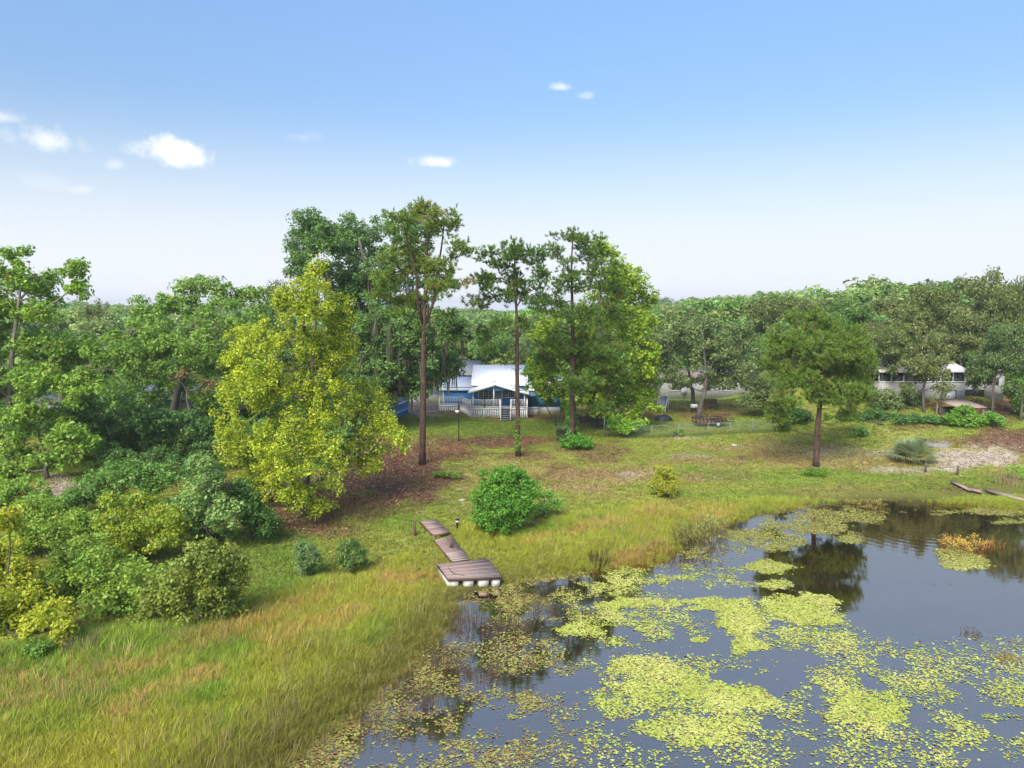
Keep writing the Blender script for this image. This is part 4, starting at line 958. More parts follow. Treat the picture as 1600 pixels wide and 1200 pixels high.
def moss(root, P, rng, n, lo, hi, sel=None):
    base = np.array(root.location); idx = rng.choice(len(P), n, replace=len(P) < n); V, q, T = [], [], []; k = 0
    for i in idx:
        p = P[i] + rng.normal(0, .4, 3); L = rng.uniform(lo, hi)
        if p[2] - L < base[2] + .6: L = max(.4, p[2] - base[2] - .6)
        for s in range(7):
            o = p + np.append(rng.normal(0, .13, 2), -rng.uniform(0, .3)); l = L * rng.uniform(.5, 1); a = rng.uniform(0, math.pi); d = np.array([math.cos(a), math.sin(a), 0]) * rng.uniform(.03, .075)
            sw = rng.normal(0, .05, 3); c = np.array((.20, .20, .135)) * rng.uniform(.6, 1.2)
            pts = [o - d * .6, o + d * .6, o + d + sw - [0, 0, l * .45], o - d + sw - [0, 0, l * .45], o + d * .15 + sw * 2 - [0, 0, l], o - d * .15 + sw * 2 - [0, 0, l]]
            V += pts; q += [(k, k + 1, k + 2, k + 3), (k + 3, k + 2, k + 4, k + 5)]; T += [c] * 6; k += 6
    link('hanging_moss', mesh_np('hanging_moss', np.array(V) - base, q, None, LEAF, np.array(T)), root)
moss(t_oak, P_[(P_[:, 2] < 19)], np.random.RandomState(2), 210, 1.2, 4.2)
PINE = [(.09, .20, .035), (.18, .29, .05), (.30, .28, .05), .02]
PINEY = [(.13, .23, .035), (.25, .34, .05), (.32, .25, .06), .03]
pine((660, 726), [(625, 345, 26, 24), (690, 345, 42, 30), (660, 330, 38, 20), (718, 385, 22, 18), (738, 392, 10, 9), (605, 400, 24, 18), (612, 440, 30, 26), (640, 400, 36, 30), (688, 415, 38, 22), (650, 470, 28, 20), (692, 448, 34, 18), (596, 460, 20, 14), (620, 490, 14, 12), (728, 440, 14, 10), (655, 510, 12, 10), (630, 468, 26, 18), (700, 440, 28, 20), (660, 415, 36, 26), (700, 490, 16, 8), (735, 470, 12, 8)],
     'tallest pine with forked upper stems and sparse yellowish needles', 21, [(660, 700), (661, 640), (662, 580), (662, 515), (665, 440), (668, 380), (668, 335)], .29, PINEY, k=1.8, tufts=11, nd=15,
     extra=[([(662, 510), (652, 470, -.4), (651, 430, -.8), (640, 390, -1), (632, 355, -1)], .15), ([(663, 512), (678, 470, .5), (683, 430, .8), (690, 385, 1), (694, 350, 1)], .15)])
pine((810, 713), [(805, 388, 36, 20), (772, 400, 24, 18), (838, 402, 22, 22), (800, 420, 48, 30), (762, 440, 24, 26), (842, 432, 20, 26), (752, 470, 16, 16), (800, 460, 45, 26), (765, 545, 20, 14), (755, 520, 14, 14), (780, 505, 26, 16), (840, 478, 18, 20), (790, 560, 12, 8), (820, 500, 16, 14)],
     'slender straight pine with a rounded open crown in front of the house', 22, [(809, 690), (809, 640), (808, 580), (808, 520), (806, 460), (804, 400), (804, 375)], .24, PINE, k=1.5)
pine((894, 688), [(895, 372, 38, 18), (868, 392, 16, 20), (925, 395, 34, 30), (890, 430, 36, 30), (940, 430, 36, 32), (868, 470, 28, 30), (920, 490, 48, 32), (958, 480, 26, 32), (880, 540, 42, 28), (940, 550, 48, 32), (905, 595, 40, 24), (960, 595, 30, 20), (850, 560, 22, 16), (935, 640, 30, 14)],
     'tall dense pine with ivy climbing its trunk right of the house', 23, [(894, 660), (894, 600), (895, 540), (894, 470), (893, 410), (895, 370)], .30, [(.085, .185, .03), (.18, .28, .045), (.28, .22, .06), .03], k=1.7, tufts=11)
pine((1275, 729), [(1265, 500, 38, 22), (1230, 530, 32, 28), (1310, 525, 42, 26), (1345, 545, 26, 26), (1270, 550, 58, 32), (1212, 568, 20, 30), (1330, 580, 42, 32), (1250, 600, 40, 28), (1222, 620, 22, 22), (1305, 612, 46, 26), (1345, 612, 20, 20), (1210, 650, 16, 16), (1225, 668, 12, 10), (1290, 570, 40, 30), (1318, 648, 26, 14)],
     'lone short pine with a wide rounded crown on the right lawn', 24, [(1276, 700), (1278, 660), (1283, 620), (1285, 580), (1280, 540), (1272, 505)], .27, [(.115, .215, .03), (.225, .32, .045), (.28, .22, .06), .03], k=2.6, tufts=13, nd=16, length=.32)
tree('sycamore_tree', (958, 668), [(945, 388, 26, 18), (962, 420, 24, 26), (985, 440, 26, 28), (1006, 468, 22, 24), (1016, 500, 14, 16), (980, 510, 44, 38), (935, 500, 45, 45), (1014, 545, 20, 28), (960, 570, 56, 38), (1003, 605, 30, 36), (880, 555, 44, 34), (856, 520, 28, 34), (845, 575, 22, 30), (950, 628, 56, 28), (862, 605, 34, 20), (990, 655, 24, 16), (900, 610, 40, 30), (1016, 575, 18, 22), (1020, 640, 16, 14), (965, 450, 40, 40), (915, 545, 40, 40)],
     'broad sycamore with pale trunk and lime green leaves behind the ivy clad pine', seed=31, cr=.62, k=2.3, gap=.15, leaf=.25, cover=3.8, cols=LIME, bark='pale', rtrunk=.32, Y=79, trunk_px=[(955, 640), (945, 590), (938, 540), (935, 480), (940, 420)])
tree('leaning_oak', (1090, 654), [(1100, 508, 46, 18), (1060, 520, 32, 22), (1148, 522, 36, 20), (1042, 560, 20, 26), (1090, 555, 58, 34), (1148, 558, 38, 30), (1172, 578, 18, 26), (1125, 595, 54, 16), (1062, 590, 30, 18), (1030, 540, 12, 16)],
     'grey green oak with leaning pale trunk behind the trailer', seed=32, cr=.75, k=2.4, leaf=.22, cover=4.0, cols=GREYOAK, rtrunk=.3, trunk_px=[(1093, 640), (1101, 612), (1104, 585), (1100, 550), (1098, 520)])
MB_ = MB(); g_ = ground(1083, 640)
tree('yard_oak', (1084, 640), [(1075, 535, 40, 22), (1040, 535, 20, 20), (1110, 540, 30, 24)], 'smaller dark trunked oak growing just behind the leaning oak', seed=33, cr=.8, k=1.6, leaf=.26, cover=3.6, cols=GREYOAK, rtrunk=.28)
tree('far_left_tree', (16, 738), [(25, 395, 30, 17), (15, 430, 32, 28), (62, 450, 44, 32), (112, 420, 26, 16), (122, 450, 20, 20), (20, 482, 36, 24), (68, 486, 36, 18), (40, 535, 48, 34), (100, 552, 55, 36), (150, 540, 32, 30), (60, 600, 50, 36), (130, 608, 45, 34), (30, 650, 40, 36), (112, 678, 40, 22), (-40, 470, 50, 50), (-50, 570, 50, 60)],
     'tall open branched tree at the far left edge with gaps in its crown', seed=41, cr=.62, k=2.4, gap=.1, leaf=.21, cover=3.9, cols=MID, bark='pale', rtrunk=.26, spread=.45, trunk_px=[(16, 690), (14, 620), (20, 540), (30, 470), (35, 410)])
tree('broad_oak', (262, 712), [(320, 447, 56, 18), (262, 482, 56, 28), (212, 488, 28, 18), (380, 465, 40, 22), (345, 500, 60, 34), (240, 532, 66, 38), (310, 550, 66, 40), (270, 592, 66, 40), (198, 560, 36, 38), (372, 560, 34, 46), (332, 618, 46, 30), (205, 620, 40, 30), (400, 500, 30, 30)],
     'broad rounded mid green oak left of the yellow tree', seed=42, cr=.8, k=2.2, leaf=.24, cover=4.4, cols=[(.075, .14, .032), (.145, .21, .045), (.2, .2, .07), .02], rtrunk=.42, Y=72)
tree('dark_oak', (180, 735), [(200, 650, 58, 40), (250, 672, 60, 36), (150, 640, 40, 30), (120, 640, 40, 30), (300, 660, 40, 30), (170, 690, 50, 20), (340, 680, 30, 40)],
     'low dark green tree with drooping branches below the broad oak', seed=43, cr=.75, k=2.0, leaf=.22, cover=4.0, cols=[(.04, .085, .03), (.075, .13, .04)], rtrunk=.25, Y=62)
tree('scrub_oak', (75, 760), [(60, 660, 50, 30), (110, 690, 40, 30), (30, 700, 40, 30), (70, 720, 50, 16), (10, 740, 30, 24)],
     'small light green tree under the far left tree', seed=44, cr=.65, k=1.9, leaf=.2, cover=3.6, cols=MID, rtrunk=.16, Y=54)
tree('broken_tree', (300, 700), [(290, 590, 30, 20), (330, 600, 26, 20)], 'brown broken tree with bare split branches in front of the broad oak', seed=45, cr=.6, k=1.2, leaf=.2, cover=2, cols=[(.16, .10, .06), (.10, .12, .04)], bark='twig', rtrunk=.2, Y=64, tip=.03)

# shrubs of the left bank
def shrub(name, base, bl, label, seed, cols, cr=.5, leaf=.15, k=2.4, cover=4.6, cat='shrub', **kw):
    return tree(name, base, bl, label, cat, None, seed, cr, k * 1.1, leaf * .82, cover * .85, cols, 'oak', None, kw.pop('rtrunk', .07), .012, crown_name='foliage', zmin=.05, gap=.1, **kw)
SH1 = [(.085, .15, .028), (.165, .215, .04), (.28, .28, .08), .03]; SHY = [(.10, .16, .02), (.22, .235, .03), (.30, .17, .05), .06]; SHG = [(.09, .15, .055), (.16, .225, .085), (.24, .28, .1), .02]; SHD = [(.085, .12, .028), (.16, .18, .04), (.2, .2, .06), .02]
shrub('maple_sapling', (325, 860), [(305, 722, 11, 16), (324, 718, 10, 14), (320, 750, 30, 28), (300, 790, 48, 34), (345, 800, 34, 30), (320, 825, 44, 28), (280, 820, 30, 24)], 'blue green young maple with two pointed tops beside the yellow tree', 51, SHG, cr=.42, leaf=.17)
shrub('sumac_shrub', (215, 880), [(215, 790, 40, 24), (180, 815, 40, 28), (240, 830, 50, 32), (200, 850, 50, 30), (170, 780, 14, 14), (255, 800, 20, 26)], 'yellow green shrub with reddish tips in the middle of the left thicket', 52, SHY, cr=.45)
shrub('bank_shrub', (70, 870), [(60, 800, 40, 26), (100, 830, 44, 30), (40, 840, 34, 28), (130, 815, 30, 24)], 'mixed green shrub near the far left yellow bush', 53, SH1, cr=.45)
shrub('bank_shrub', (160, 940), [(110, 890, 46, 38), (170, 890, 52, 36), (180, 935, 56, 34), (120, 940, 40, 34), (225, 905, 40, 34), (140, 860, 36, 26)], 'large leafy green shrub at the front of the left thicket', 54, SH1, cr=.42)
shrub('yellow_shrub', (10, 960), [(12, 815, 22, 30), (8, 870, 34, 36), (30, 900, 28, 34), (-30, 880, 40, 50)], 'golden yellow shrub cut by the left picture edge', 55, [(.15, .19, .02), (.27, .255, .03), (.32, .20, .04), .04], cr=.42, leaf=.15)
shrub('olive_shrub', (45, 1000), [(40, 940, 50, 30), (70, 965, 44, 34), (20, 975, 40, 40), (100, 985, 20, 24), (-30, 960, 40, 50)], 'yellow olive bush at the lower left above the marsh grass', 56, [(.15, .18, .02), (.26, .26, .03)], cr=.42)
shrub('wax_myrtle', (310, 975), [(320, 870, 46, 26), (300, 905, 64, 36), (345, 905, 46, 40), (255, 935, 48, 32), (320, 945, 62, 36), (365, 880, 24, 30), (230, 965, 30, 22)], 'dense dark olive myrtle bush at the right end of the left thicket', 57, SHD, cr=.42, leaf=.14)
shrub('bank_shrub', (190, 800), [(190, 740, 50, 24), (150, 765, 50, 26), (240, 745, 40, 26), (110, 780, 30, 20)], 'dark green shrub behind the reddish tipped shrub', 58, [(.06, .12, .03), (.11, .18, .05)], cr=.55, leaf=.18)
shrub('bank_shrub', (50, 800), [(40, 765, 44, 22), (80, 790, 40, 20), (10, 775, 30, 26)], 'pale green scrub beside the sandy spot at far left', 59, MID, cr=.5, leaf=.17, k=1.6)
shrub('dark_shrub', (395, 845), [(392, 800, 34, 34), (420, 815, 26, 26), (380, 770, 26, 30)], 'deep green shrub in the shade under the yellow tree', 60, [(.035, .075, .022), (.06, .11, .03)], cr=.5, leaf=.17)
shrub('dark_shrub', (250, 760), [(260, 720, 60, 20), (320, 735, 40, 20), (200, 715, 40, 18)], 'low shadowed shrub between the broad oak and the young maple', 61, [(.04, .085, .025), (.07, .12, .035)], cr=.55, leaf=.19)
shrub('weed_clump', (58, 1032), [(60, 1010, 22, 14), (48, 1020, 14, 12)], 'small bright green weed at the foot of the olive bush', 62, [(.075, .14, .03), (.12, .18, .04)], cr=.25, leaf=.1)
shrub('gallberry_bush', (478, 903), [(478, 872, 20, 26), (470, 860, 14, 14), (488, 862, 12, 18)], 'small rounded blue green bush on the grass, left of its twin', 63, [(.075, .12, .055), (.12, .17, .08)], cr=.26, leaf=.09, cover=5)
shrub('gallberry_bush', (550, 900), [(548, 866, 23, 26), (540, 855, 16, 14), (560, 870, 16, 22)], 'small round dark bush with yellow flecks nearer the dock', 64, [(.06, .10, .035), (.10, .15, .05), (.36, .36, .05), .06], cr=.26, leaf=.09, cover=5)
shrub('round_bush', (790, 832), [(785, 742, 36, 18), (760, 770, 28, 30), (805, 765, 36, 34), (785, 795, 42, 34), (760, 800, 26, 28), (820, 790, 20, 26)], 'big bright green rounded bush behind the dock', 65, [(.05, .13, .022), (.10, .205, .035), (.16, .24, .05), .03], cr=.36, leaf=.13, k=2.8, cover=5)
shrub('leafy_weed', (852, 808), [(850, 772, 22, 14), (862, 785, 18, 16), (845, 795, 16, 14)], 'loose light green bush leaning on the big round bush', 66, [(.10, .20, .045), (.16, .27, .07)], cr=.3, leaf=.12, k=1.8, cover=3.4)
shrub('privet_bush', (1038, 778), [(1038, 738, 18, 14), (1030, 752, 18, 18), (1048, 752, 16, 18), (1038, 762, 20, 14)], 'compact bush with yellow top alone on the lawn above the pond', 67, [(.14, .16, .03), (.28, .27, .04), (.36, .32, .05), .08], cr=.3, leaf=.1, k=2.8, cover=5)
shrub('ground_ivy', (700, 747), [(690, 740, 20, 4), (708, 742, 14, 4), (678, 741, 8, 3)], 'low bright green ivy patch in brown litter near the tallest pine', 68, [(.08, .14, .03), (.13, .2, .04)], cr=.22, leaf=.12, cover=4, rtrunk=.02)
shrub('ivy_mound', (900, 702), [(900, 688, 24, 14), (885, 695, 14, 8), (915, 692, 12, 10)], 'green ivy mound round the foot of the dense pine', 69, [(.05, .14, .02), (.09, .20, .035)], cr=.35, leaf=.15)
shrub('climbing_ivy', (893, 686), [(893, 670, 10, 18), (893, 640, 10, 24), (892, 610, 9, 20), (893, 655, 10, 30)], 'ivy covering the lower trunk of the dense pine', 70, [(.05, .14, .02), (.10, .21, .03)], cr=.3, leaf=.15, spread=.9)
shrub('vine_skirt', (1275, 742), [(1275, 737, 22, 5), (1258, 738, 14, 4), (1290, 737, 10, 4)], 'low green creeper round the foot of the lone pine', 71, [(.075, .14, .02), (.12, .19, .03)], cr=.25, leaf=.12, rtrunk=.02)
shrub('trunk_ivy', (810, 713), [(809, 690, 5, 18), (809, 660, 5, 12)], 'thin ivy on the lower trunk of the slender pine', 72, [(.07, .14, .03), (.11, .18, .04)], cr=.22, leaf=.13, spread=.9, rtrunk=.02)
shrub('fan_bush', (1505, 668), [(1505, 640, 20, 10), (1490, 652, 18, 12), (1520, 652, 18, 12), (1505, 660, 24, 10)], 'bright green layered bush in front of the small open shed', 73, [(.07, .15, .022), (.12, .215, .035)], cr=.38, leaf=.17)
shrub('green_bush', (1552, 668), [(1550, 655, 16, 12), (1540, 660, 14, 8), (1562, 660, 10, 8)], 'mid green bush right of the bright layered bush', 74, [(.07, .16, .03), (.12, .22, .05)], cr=.4, leaf=.17)
shrub('corner_bush', (1592, 650), [(1592, 622, 14, 14), (1598, 640, 18, 14)], 'green bush at the right edge below the lake house', 75, [(.07, .17, .03), (.13, .25, .05)], cr=.4, leaf=.17)
shrub('dark_hedge', (1380, 664), [(1330, 650, 24, 8), (1370, 648, 34, 10), (1420, 655, 30, 8), (1460, 655, 24, 7)], 'low dark hedge running left from the small open shed', 76, [(.04, .09, .03), (.07, .13, .04)], cr=.5, leaf=.2, cat='hedge')
shrub('grey_shrub', (1430, 640), [(1420, 622, 22, 16), (1400, 632, 24, 12), (1380, 620, 26, 18)], 'grey green shrub against the lake house wall', 77, GREYOAK, cr=.5, leaf=.2)
shrub('grey_shrub', (1205, 648), [(1205, 602, 30, 34), (1178, 625, 24, 18), (1222, 630, 22, 18)], 'bushy grey green growth left of the lone pine, at the end of the whitewashed house', 84, GREYOAK, cr=.55, leaf=.2)
shrub('dark_shrub', (1240, 662), [(1245, 648, 22, 12), (1265, 655, 10, 8)], 'dark shrub behind the trunk of the lone pine', 78, [(.03, .075, .02), (.055, .11, .03)], cr=.5, leaf=.2)
shrub('weedy_clump', (1346, 684), [(1340, 674, 12, 7), (1352, 676, 8, 5)], 'weedy clump around the grey stone slab', 79, [(.06, .13, .03), (.1, .18, .04)], cr=.3, leaf=.13, rtrunk=.03)
shrub('shore_shrub', (1590, 750), [(1585, 735, 16, 10), (1600, 742, 16, 12)], 'leafy shrub at the right edge above the pale plank', 80, [(.12, .22, .03), (.2, .28, .05)], cr=.35, leaf=.13)
shrub('ivy_mound', (975, 684), [(975, 668, 22, 10), (960, 660, 18, 12), (990, 664, 14, 10)], 'vine tangle hanging over the left end of the wire fence', 81, [(.10, .2, .03), (.18, .27, .045)], cr=.42, leaf=.2)
shrub('fence_weed', (1062, 682), [(1064, 676, 6, 7), (1056, 678, 5, 5)], 'bright weed growing through the middle of the wire fence', 82, [(.10, .17, .03), (.15, .21, .04)], cr=.25, leaf=.13, rtrunk=.02)
shrub('oak_sapling', (870, 640), [(838, 600, 22, 16), (856, 620, 16, 12), (826, 580, 14, 14)], 'low green branches hiding the right wing of the blue house', 83, [(.06, .14, .04), (.13, .22, .05)], cr=.5, leaf=.22, Y=80)

def palmetto(px, py, n, L, label, seed, cols, stem=.3, name='palmetto', cat='palm'):
    b = ground(px, py); r = empty(name, b); tag(r, label, cat); rng = np.random.RandomState(seed)
    MB().tube([(0, 0, -.1), (0, 0, stem)], [.16, .12], 8).build('trunk', BARK['oak'], r)
    for i in range(n):
        az = 2.4 * i + rng.uniform(-.3, .3); el = R(rng.uniform(12, 80)); d = np.array([math.cos(az) * math.cos(el), math.sin(az) * math.cos(el), math.sin(el)]); l = L * rng.uniform(.6, 1.0)
        hub = d * l * .5 + np.array([0, 0, stem]); s = norm(np.cross(d, [0, 0, 1.])); V = []; t3 = []; k = 0
        st = [np.array([0, 0, stem * .8]), hub]
        w = s * .015; V += [st[0] - w, st[0] + w, st[1]]; t3.append((0, 1, 2)); k = 3
        for a in np.linspace(-1.5, 1.5, 15):
            f = norm(d * math.cos(a) + s * math.sin(a)); e = hub + f * l * .55 * (.8 + .2 * math.cos(a)) - np.array([0, 0, .16 * l * (1 - math.sin(el) * .5)]); m = hub + f * l * .3; w = np.cross(f, norm(np.cross(d, s))) * .042
            V += [hub, m - w, m + w, e]; t3 += [(k, k + 1, k + 2), (k + 1, k + 3, k + 2)]; k += 4
        c = np.array(cols[0]) if rng.rand() > .2 or el > .7 else np.array(cols[1]); c = c * rng.uniform(.75, 1.25)
        link('frond', mesh_np('frond', V, None, t3, LEAF, np.tile(c, (len(V), 1))), r)
palmetto(1426, 723, 70, 2.7, 'bushy grey green palmetto with yellowed lower fronds in the sand', 1, ((.32, .39, .20), (.52, .42, .13)))
palmetto(1410, 722, 14, 1.1, 'low yellowing palmetto left of the bushy grey green one', 2, ((.30, .24, .06), (.2, .12, .06)), .15)
palmetto(1446, 722, 14, 1.2, 'small yellow brown palmetto right of the bushy grey green one', 5, ((.33, .27, .07), (.22, .14, .07)), .2)
palmetto(880, 690, 30, 1.7, 'pale green palmetto left of the ivy mound', 3, ((.12, .19, .08), (.18, .24, .09)))

# ------------------------------------------------------------------ trees behind: four oaks, each copied thing by thing
def proto(seed, cols, blobs, bark='oak', leaf=.34, cr=1.1, k=2.4, cover=4.0, rtrunk=.35):
    rng = np.random.RandomState(seed)
    bl = [(np.array(c, float), np.array(r, float)) for c, r in blobs]
    P = clumps(rng, bl, cr, k * 1.35, .5); top = max(b[0][2] for b in bl)
    tr = np.array([(0, 0, -.4)] + [(rng.normal(0, .25), rng.normal(0, .25), top * f) for f in (.15, .3, .45, .6, .75)])
    nodes, par = skeleton(tr, P); mb = MB(); limb_mesh(mb, nodes, par, len(tr), rtrunk, .03)
    per = int(cover * 1.3 * cr * cr / leaf ** 2); V, q, t = leaves(rng, P, cr * (.7 + .6 * rng.rand(len(P))), per, leaf, cols)
    return mb.mesh('trunk', BARK[bark], True), mesh_np('crown', V, q, None, LEAF, t)
def rblobs(seed, h, w, n, low):
    rng = np.random.RandomState(seed); out = [((0, 0, h * .8), (w * .28, w * .28, h * .18)), ((0, 0, h * .55), (w * .36, w * .36, h * .22))]
    for i in range(n):
        a = i * 2.4 + rng.rand(); z = h * rng.uniform(low, .85); f = math.sqrt(max(.1, 1 - ((z / h - .5) / .55) ** 2)); rr = w * .5 * f * .68
        out.append(((math.cos(a) * rr, math.sin(a) * rr, z), (w * rng.uniform(.13, .22),) * 2 + (h * rng.uniform(.07, .13),)))
    return out
PROTO = [proto(101, [(.06, .085, .03), (.115, .135, .05), (.15, .14, .07), .02], rblobs(1, 15, 14, 16, .3)), proto(102, [(.075, .095, .042), (.13, .145, .062), (.16, .15, .08), .02], rblobs(2, 15, 13, 18, .25)),
         proto(103, [(.055, .11, .035), (.11, .17, .05), (.18, .18, .07), .02], rblobs(3, 15, 12, 15, .3)), proto(104, [(.05, .085, .035), (.09, .125, .05)], rblobs(4, 15, 15, 20, .2))]
BG = [  # photo: crown centre, top, width, distance, kind
    (1205, 455, 110, 124, 0, 'grey oak crown rising left of the lone pine top, far back'), (1262, 460, 90, 128, 1, 'pale grey oak crown just behind the lone pine top'), (1325, 459, 95, 116, 2, 'oak crown just right of the lone pine top on the skyline'),
    (1398, 452, 105, 112, 1, 'rounded oak on the skyline above the left end of the lake house'), (1392, 505, 90, 101, 0, 'dark oak standing at the left end of the lake house'), (1462, 436, 90, 118, 0, 'oak rising behind the middle of the lake house roof'),
    (1540, 414, 140, 112, 1, 'tallest grey oak on the skyline at upper right'), (1597, 424, 90, 104, 0, 'big oak crown cut by the right picture edge'), (1505, 478, 105, 106, 1, 'grey green oak leaning over the lake house roof'),
    (1452, 512, 84, 94, 1, 'oak with a slanting trunk in front of the lake house windows'), (1560, 500, 84, 93, 3, 'dark oak in front of the recessed part of the lake house'), (1604, 545, 36, 92, 2, 'light green tree top at the right edge beside the lake house'),
    (1120, 480, 90, 150, 3, 'dark distant oak above the long whitewashed house'), (1066, 474, 80, 140, 2, 'distant oak just right of the lime green sycamore'), (1160, 488, 70, 165, 0, 'small far oak crown in the low gap of the skyline'),
    (1236, 505, 70, 108, 3, 'dark oak behind the left side of the lone pine'), (1190, 520, 60, 108, 2, 'bushy oak at the right end of the long whitewashed house'), (1330, 520, 80, 100, 3, 'dark oak behind the right side of the lone pine'),
    (768, 505, 90, 122, 2, 'soft green tree behind the main roof of the blue house'), (715, 530, 60, 126, 1, 'pale tree beyond the grey roofed house'), (850, 495, 100, 112, 3, 'dark tree behind the right wing of the blue house'), (1022, 545, 70, 104, 3, 'dark tree beside the lime green sycamore, left of the whitewashed house'),
    (152, 464, 70, 124, 1, 'grey wispy tree top between the far left tree and the broad oak'), (436, 432, 36, 108, 3, 'small dark tree top peeping out left of the moss oak'), (418, 462, 70, 100, 2, 'rounded tree between the broad oak and the yellow tree'), (60, 490, 100, 108, 3, 'dark tree behind the far left tree'),
    (222, 500, 100, 104, 1, 'grey green tree behind the left shoulder of the broad oak'), (345, 490, 100, 98, 0, 'dark oak behind the right shoulder of the broad oak'), (478, 500, 90, 100, 3, 'dark oak behind the upper half of the yellow tree'), (640, 500, 90, 118, 3, 'dark tree behind the moss oak'), (930, 500, 90, 118, 0, 'grey oak behind the dense ivy clad pine')]
OAKS = 'oaks standing behind the houses'
def place_bg():
    for i, (cx, top, w, Y, k, lab) in enumerate(BG):
        if cx > 1300: Y *= .82
        elif cx > 1180: Y *= .9
        p = at(cx, top, Y); b = Vector((p.x, Y, gz(p.x, Y))); h = p.z - b.z; wm = w * px_m(p)
        r = empty('oak_tree', b, (i * 1.7) % 6.28); tag(r, lab, 'tree', OAKS)
        s = (max(wm, 5) / 13.5, max(wm, 5) / 13.5, h / 14.6); r.scale = s
        for nm, me in zip(('trunk', 'crown'), PROTO[k]): link(nm, me, r)
place_bg()

# ------------------------------------------------------------------ what nobody could count: far woods, grass, lily pads
def scatter(name, P, rot, scale, tint, idx, protos, label):
    me = bpy.data.meshes.new(name); me.vertices.add(len(P)); me.vertices.foreach_set('co', np.asarray(P, np.float32).ravel())
    def attr(n, t, d, key):
        a = me.attributes.new(n, t, 'POINT'); a.data.foreach_set(key, np.asarray(d).ravel())
    attr('rot', 'FLOAT_VECTOR', np.asarray(rot, np.float32), 'vector'); attr('scl', 'FLOAT_VECTOR', np.asarray(scale, np.float32), 'vector')
    attr('itint', 'FLOAT_COLOR', np.concatenate([tint, np.ones((len(P), 1))], 1).astype(np.float32), 'color'); attr('idx', 'INT', np.asarray(idx, np.int32), 'value')
    o = bpy.data.objects.new(name, me); C.objects.link(o); tag(o, label, kind='stuff')
    col = bpy.data.collections.new(name + '_kinds')
    for i, pm in enumerate(protos):
        po = bpy.data.objects.new('%s_kind_%02d' % (name, i), pm); col.objects.link(po)
    ng = bpy.data.node_groups.new(name, 'GeometryNodeTree'); ng.interface.new_socket('Geometry', in_out='INPUT', socket_type='NodeSocketGeometry'); ng.interface.new_socket('Geometry', in_out='OUTPUT', socket_type='NodeSocketGeometry')
    N, L = ng.nodes, ng.links; gi, go = N.new('NodeGroupInput'), N.new('NodeGroupOutput')
    ci = N.new('GeometryNodeCollectionInfo'); ci.inputs['Collection'].default_value = col; ci.inputs['Separate Children'].default_value = True; ci.inputs['Reset Children'].default_value = True
    ip = N.new('GeometryNodeInstanceOnPoints'); ip.inputs['Pick Instance'].default_value = True
    def na(n, t):
        x = N.new('GeometryNodeInputNamedAttribute'); x.data_type = t; x.inputs[0].default_value = n; return x.outputs[0]
    L.new(gi.outputs[0], ip.inputs['Points']); L.new(ci.outputs[0], ip.inputs['Instance']); L.new(na('idx', 'INT'), ip.inputs['Instance Index'])
    L.new(na('rot', 'FLOAT_VECTOR'), ip.inputs['Rotation']); L.new(na('scl', 'FLOAT_VECTOR'), ip.inputs['Scale']); L.new(ip.outputs[0], go.inputs[0])
    md = o.modifiers.new('scatter', 'NODES'); md.node_group = ng
    return o
def far_woods():
    rng = np.random.RandomState(77); pr = []
    for s in (1, 2, 3):
        r2 = np.random.RandomState(200 + s); bl = [(np.array(c, float), np.array(r, float)) for c, r in rblobs(20 + s, 13, 12, 12, .2)]
        P = clumps(r2, bl, 1.5, 2.2, .5); V, q, t = leaves(r2, P, 1.4, 26, .62, [(.8, .8, .8), (1.2, 1.2, 1.2)]); pr.append(mesh_np('far_tree', V, q, None, FARLEAF, t))
    n = 5200; x = rng.uniform(-1, 1, n * 2); y = 135 + 700 * rng.rand(n * 2) ** 1.7; x = x * (y * .95 + 60)
    ok = np.ones(len(x), bool); x, y = x[:n], y[:n]
    # the sides of the yard are wooded too
    xs = np.concatenate([rng.uniform(-150, -62, 260), rng.uniform(72, 160, 260)]); ys = rng.uniform(70, 140, 520)
    # and so is the strip just behind the houses
    xb = rng.uniform(-110, 120, 520); yb = rng.uniform(104, 138, 520)
    free = np.ones(520, bool)
    for x0, x1, y0, y1 in ((-13, -1.5, 80, 126), (18, 38, 96, 111), (40, 76, 70, 94), (-14, 10, 80, 104)): free &= ~((xb > x0) & (xb < x1) & (yb > y0) & (yb < y1))
    far = len(x) + 520; x = np.concatenate([x, xs, xb[free]]); y = np.concatenate([y, ys, yb[free]]); z = height(x, y) - .3
    n = len(x); rot = np.stack([x * 0, x * 0, rng.rand(n) * 6.28], 1); s = rng.uniform(.75, 1.15, n) * (.72 + .62 * fbm(x, y, 45, 91)); s[far:] *= .72; hz_ = .78 + .22 * np.clip((np.abs(x) - 60) / 60, 0, 1); sc = np.stack([s, s, s * hz_ * rng.uniform(.82, 1.1, n)], 1)
    c = np.array((.12, .165, .065)) * rng.uniform(.7, 1.3, (n, 1)) * (1 + rng.normal(0, .08, (n, 3)))
    # low growth under the left trees
    xu = rng.uniform(-70, -15, 420); yu = rng.uniform(58, 104, 420); ux, uy = project(xu, yu, height(xu, yu)); m_ = ((ux < 560) & (uy < 770)) & ~((ux > 20) & (ux < 140) & (uy > 690) & (uy < 740))
    xu, yu = xu[m_], yu[m_]; k_ = len(xu); su = rng.uniform(.16, .34, k_)
    scatter('undergrowth', np.stack([xu, yu, height(xu, yu) - .4], 1), np.stack([xu * 0, xu * 0, rng.rand(k_) * 6.28], 1), np.stack([su, su, su * .9], 1), np.array((.07, .12, .04)) * rng.uniform(.6, 1.4, (k_, 1)), rng.randint(0, 3, k_), pr, 'low tangled growth under the trees of the left bank')
    scatter('far_woods', np.stack([x, y, z], 1), rot, sc, c, rng.randint(0, 3, n), pr, 'far off oak woods running to the horizon')
far_woods()
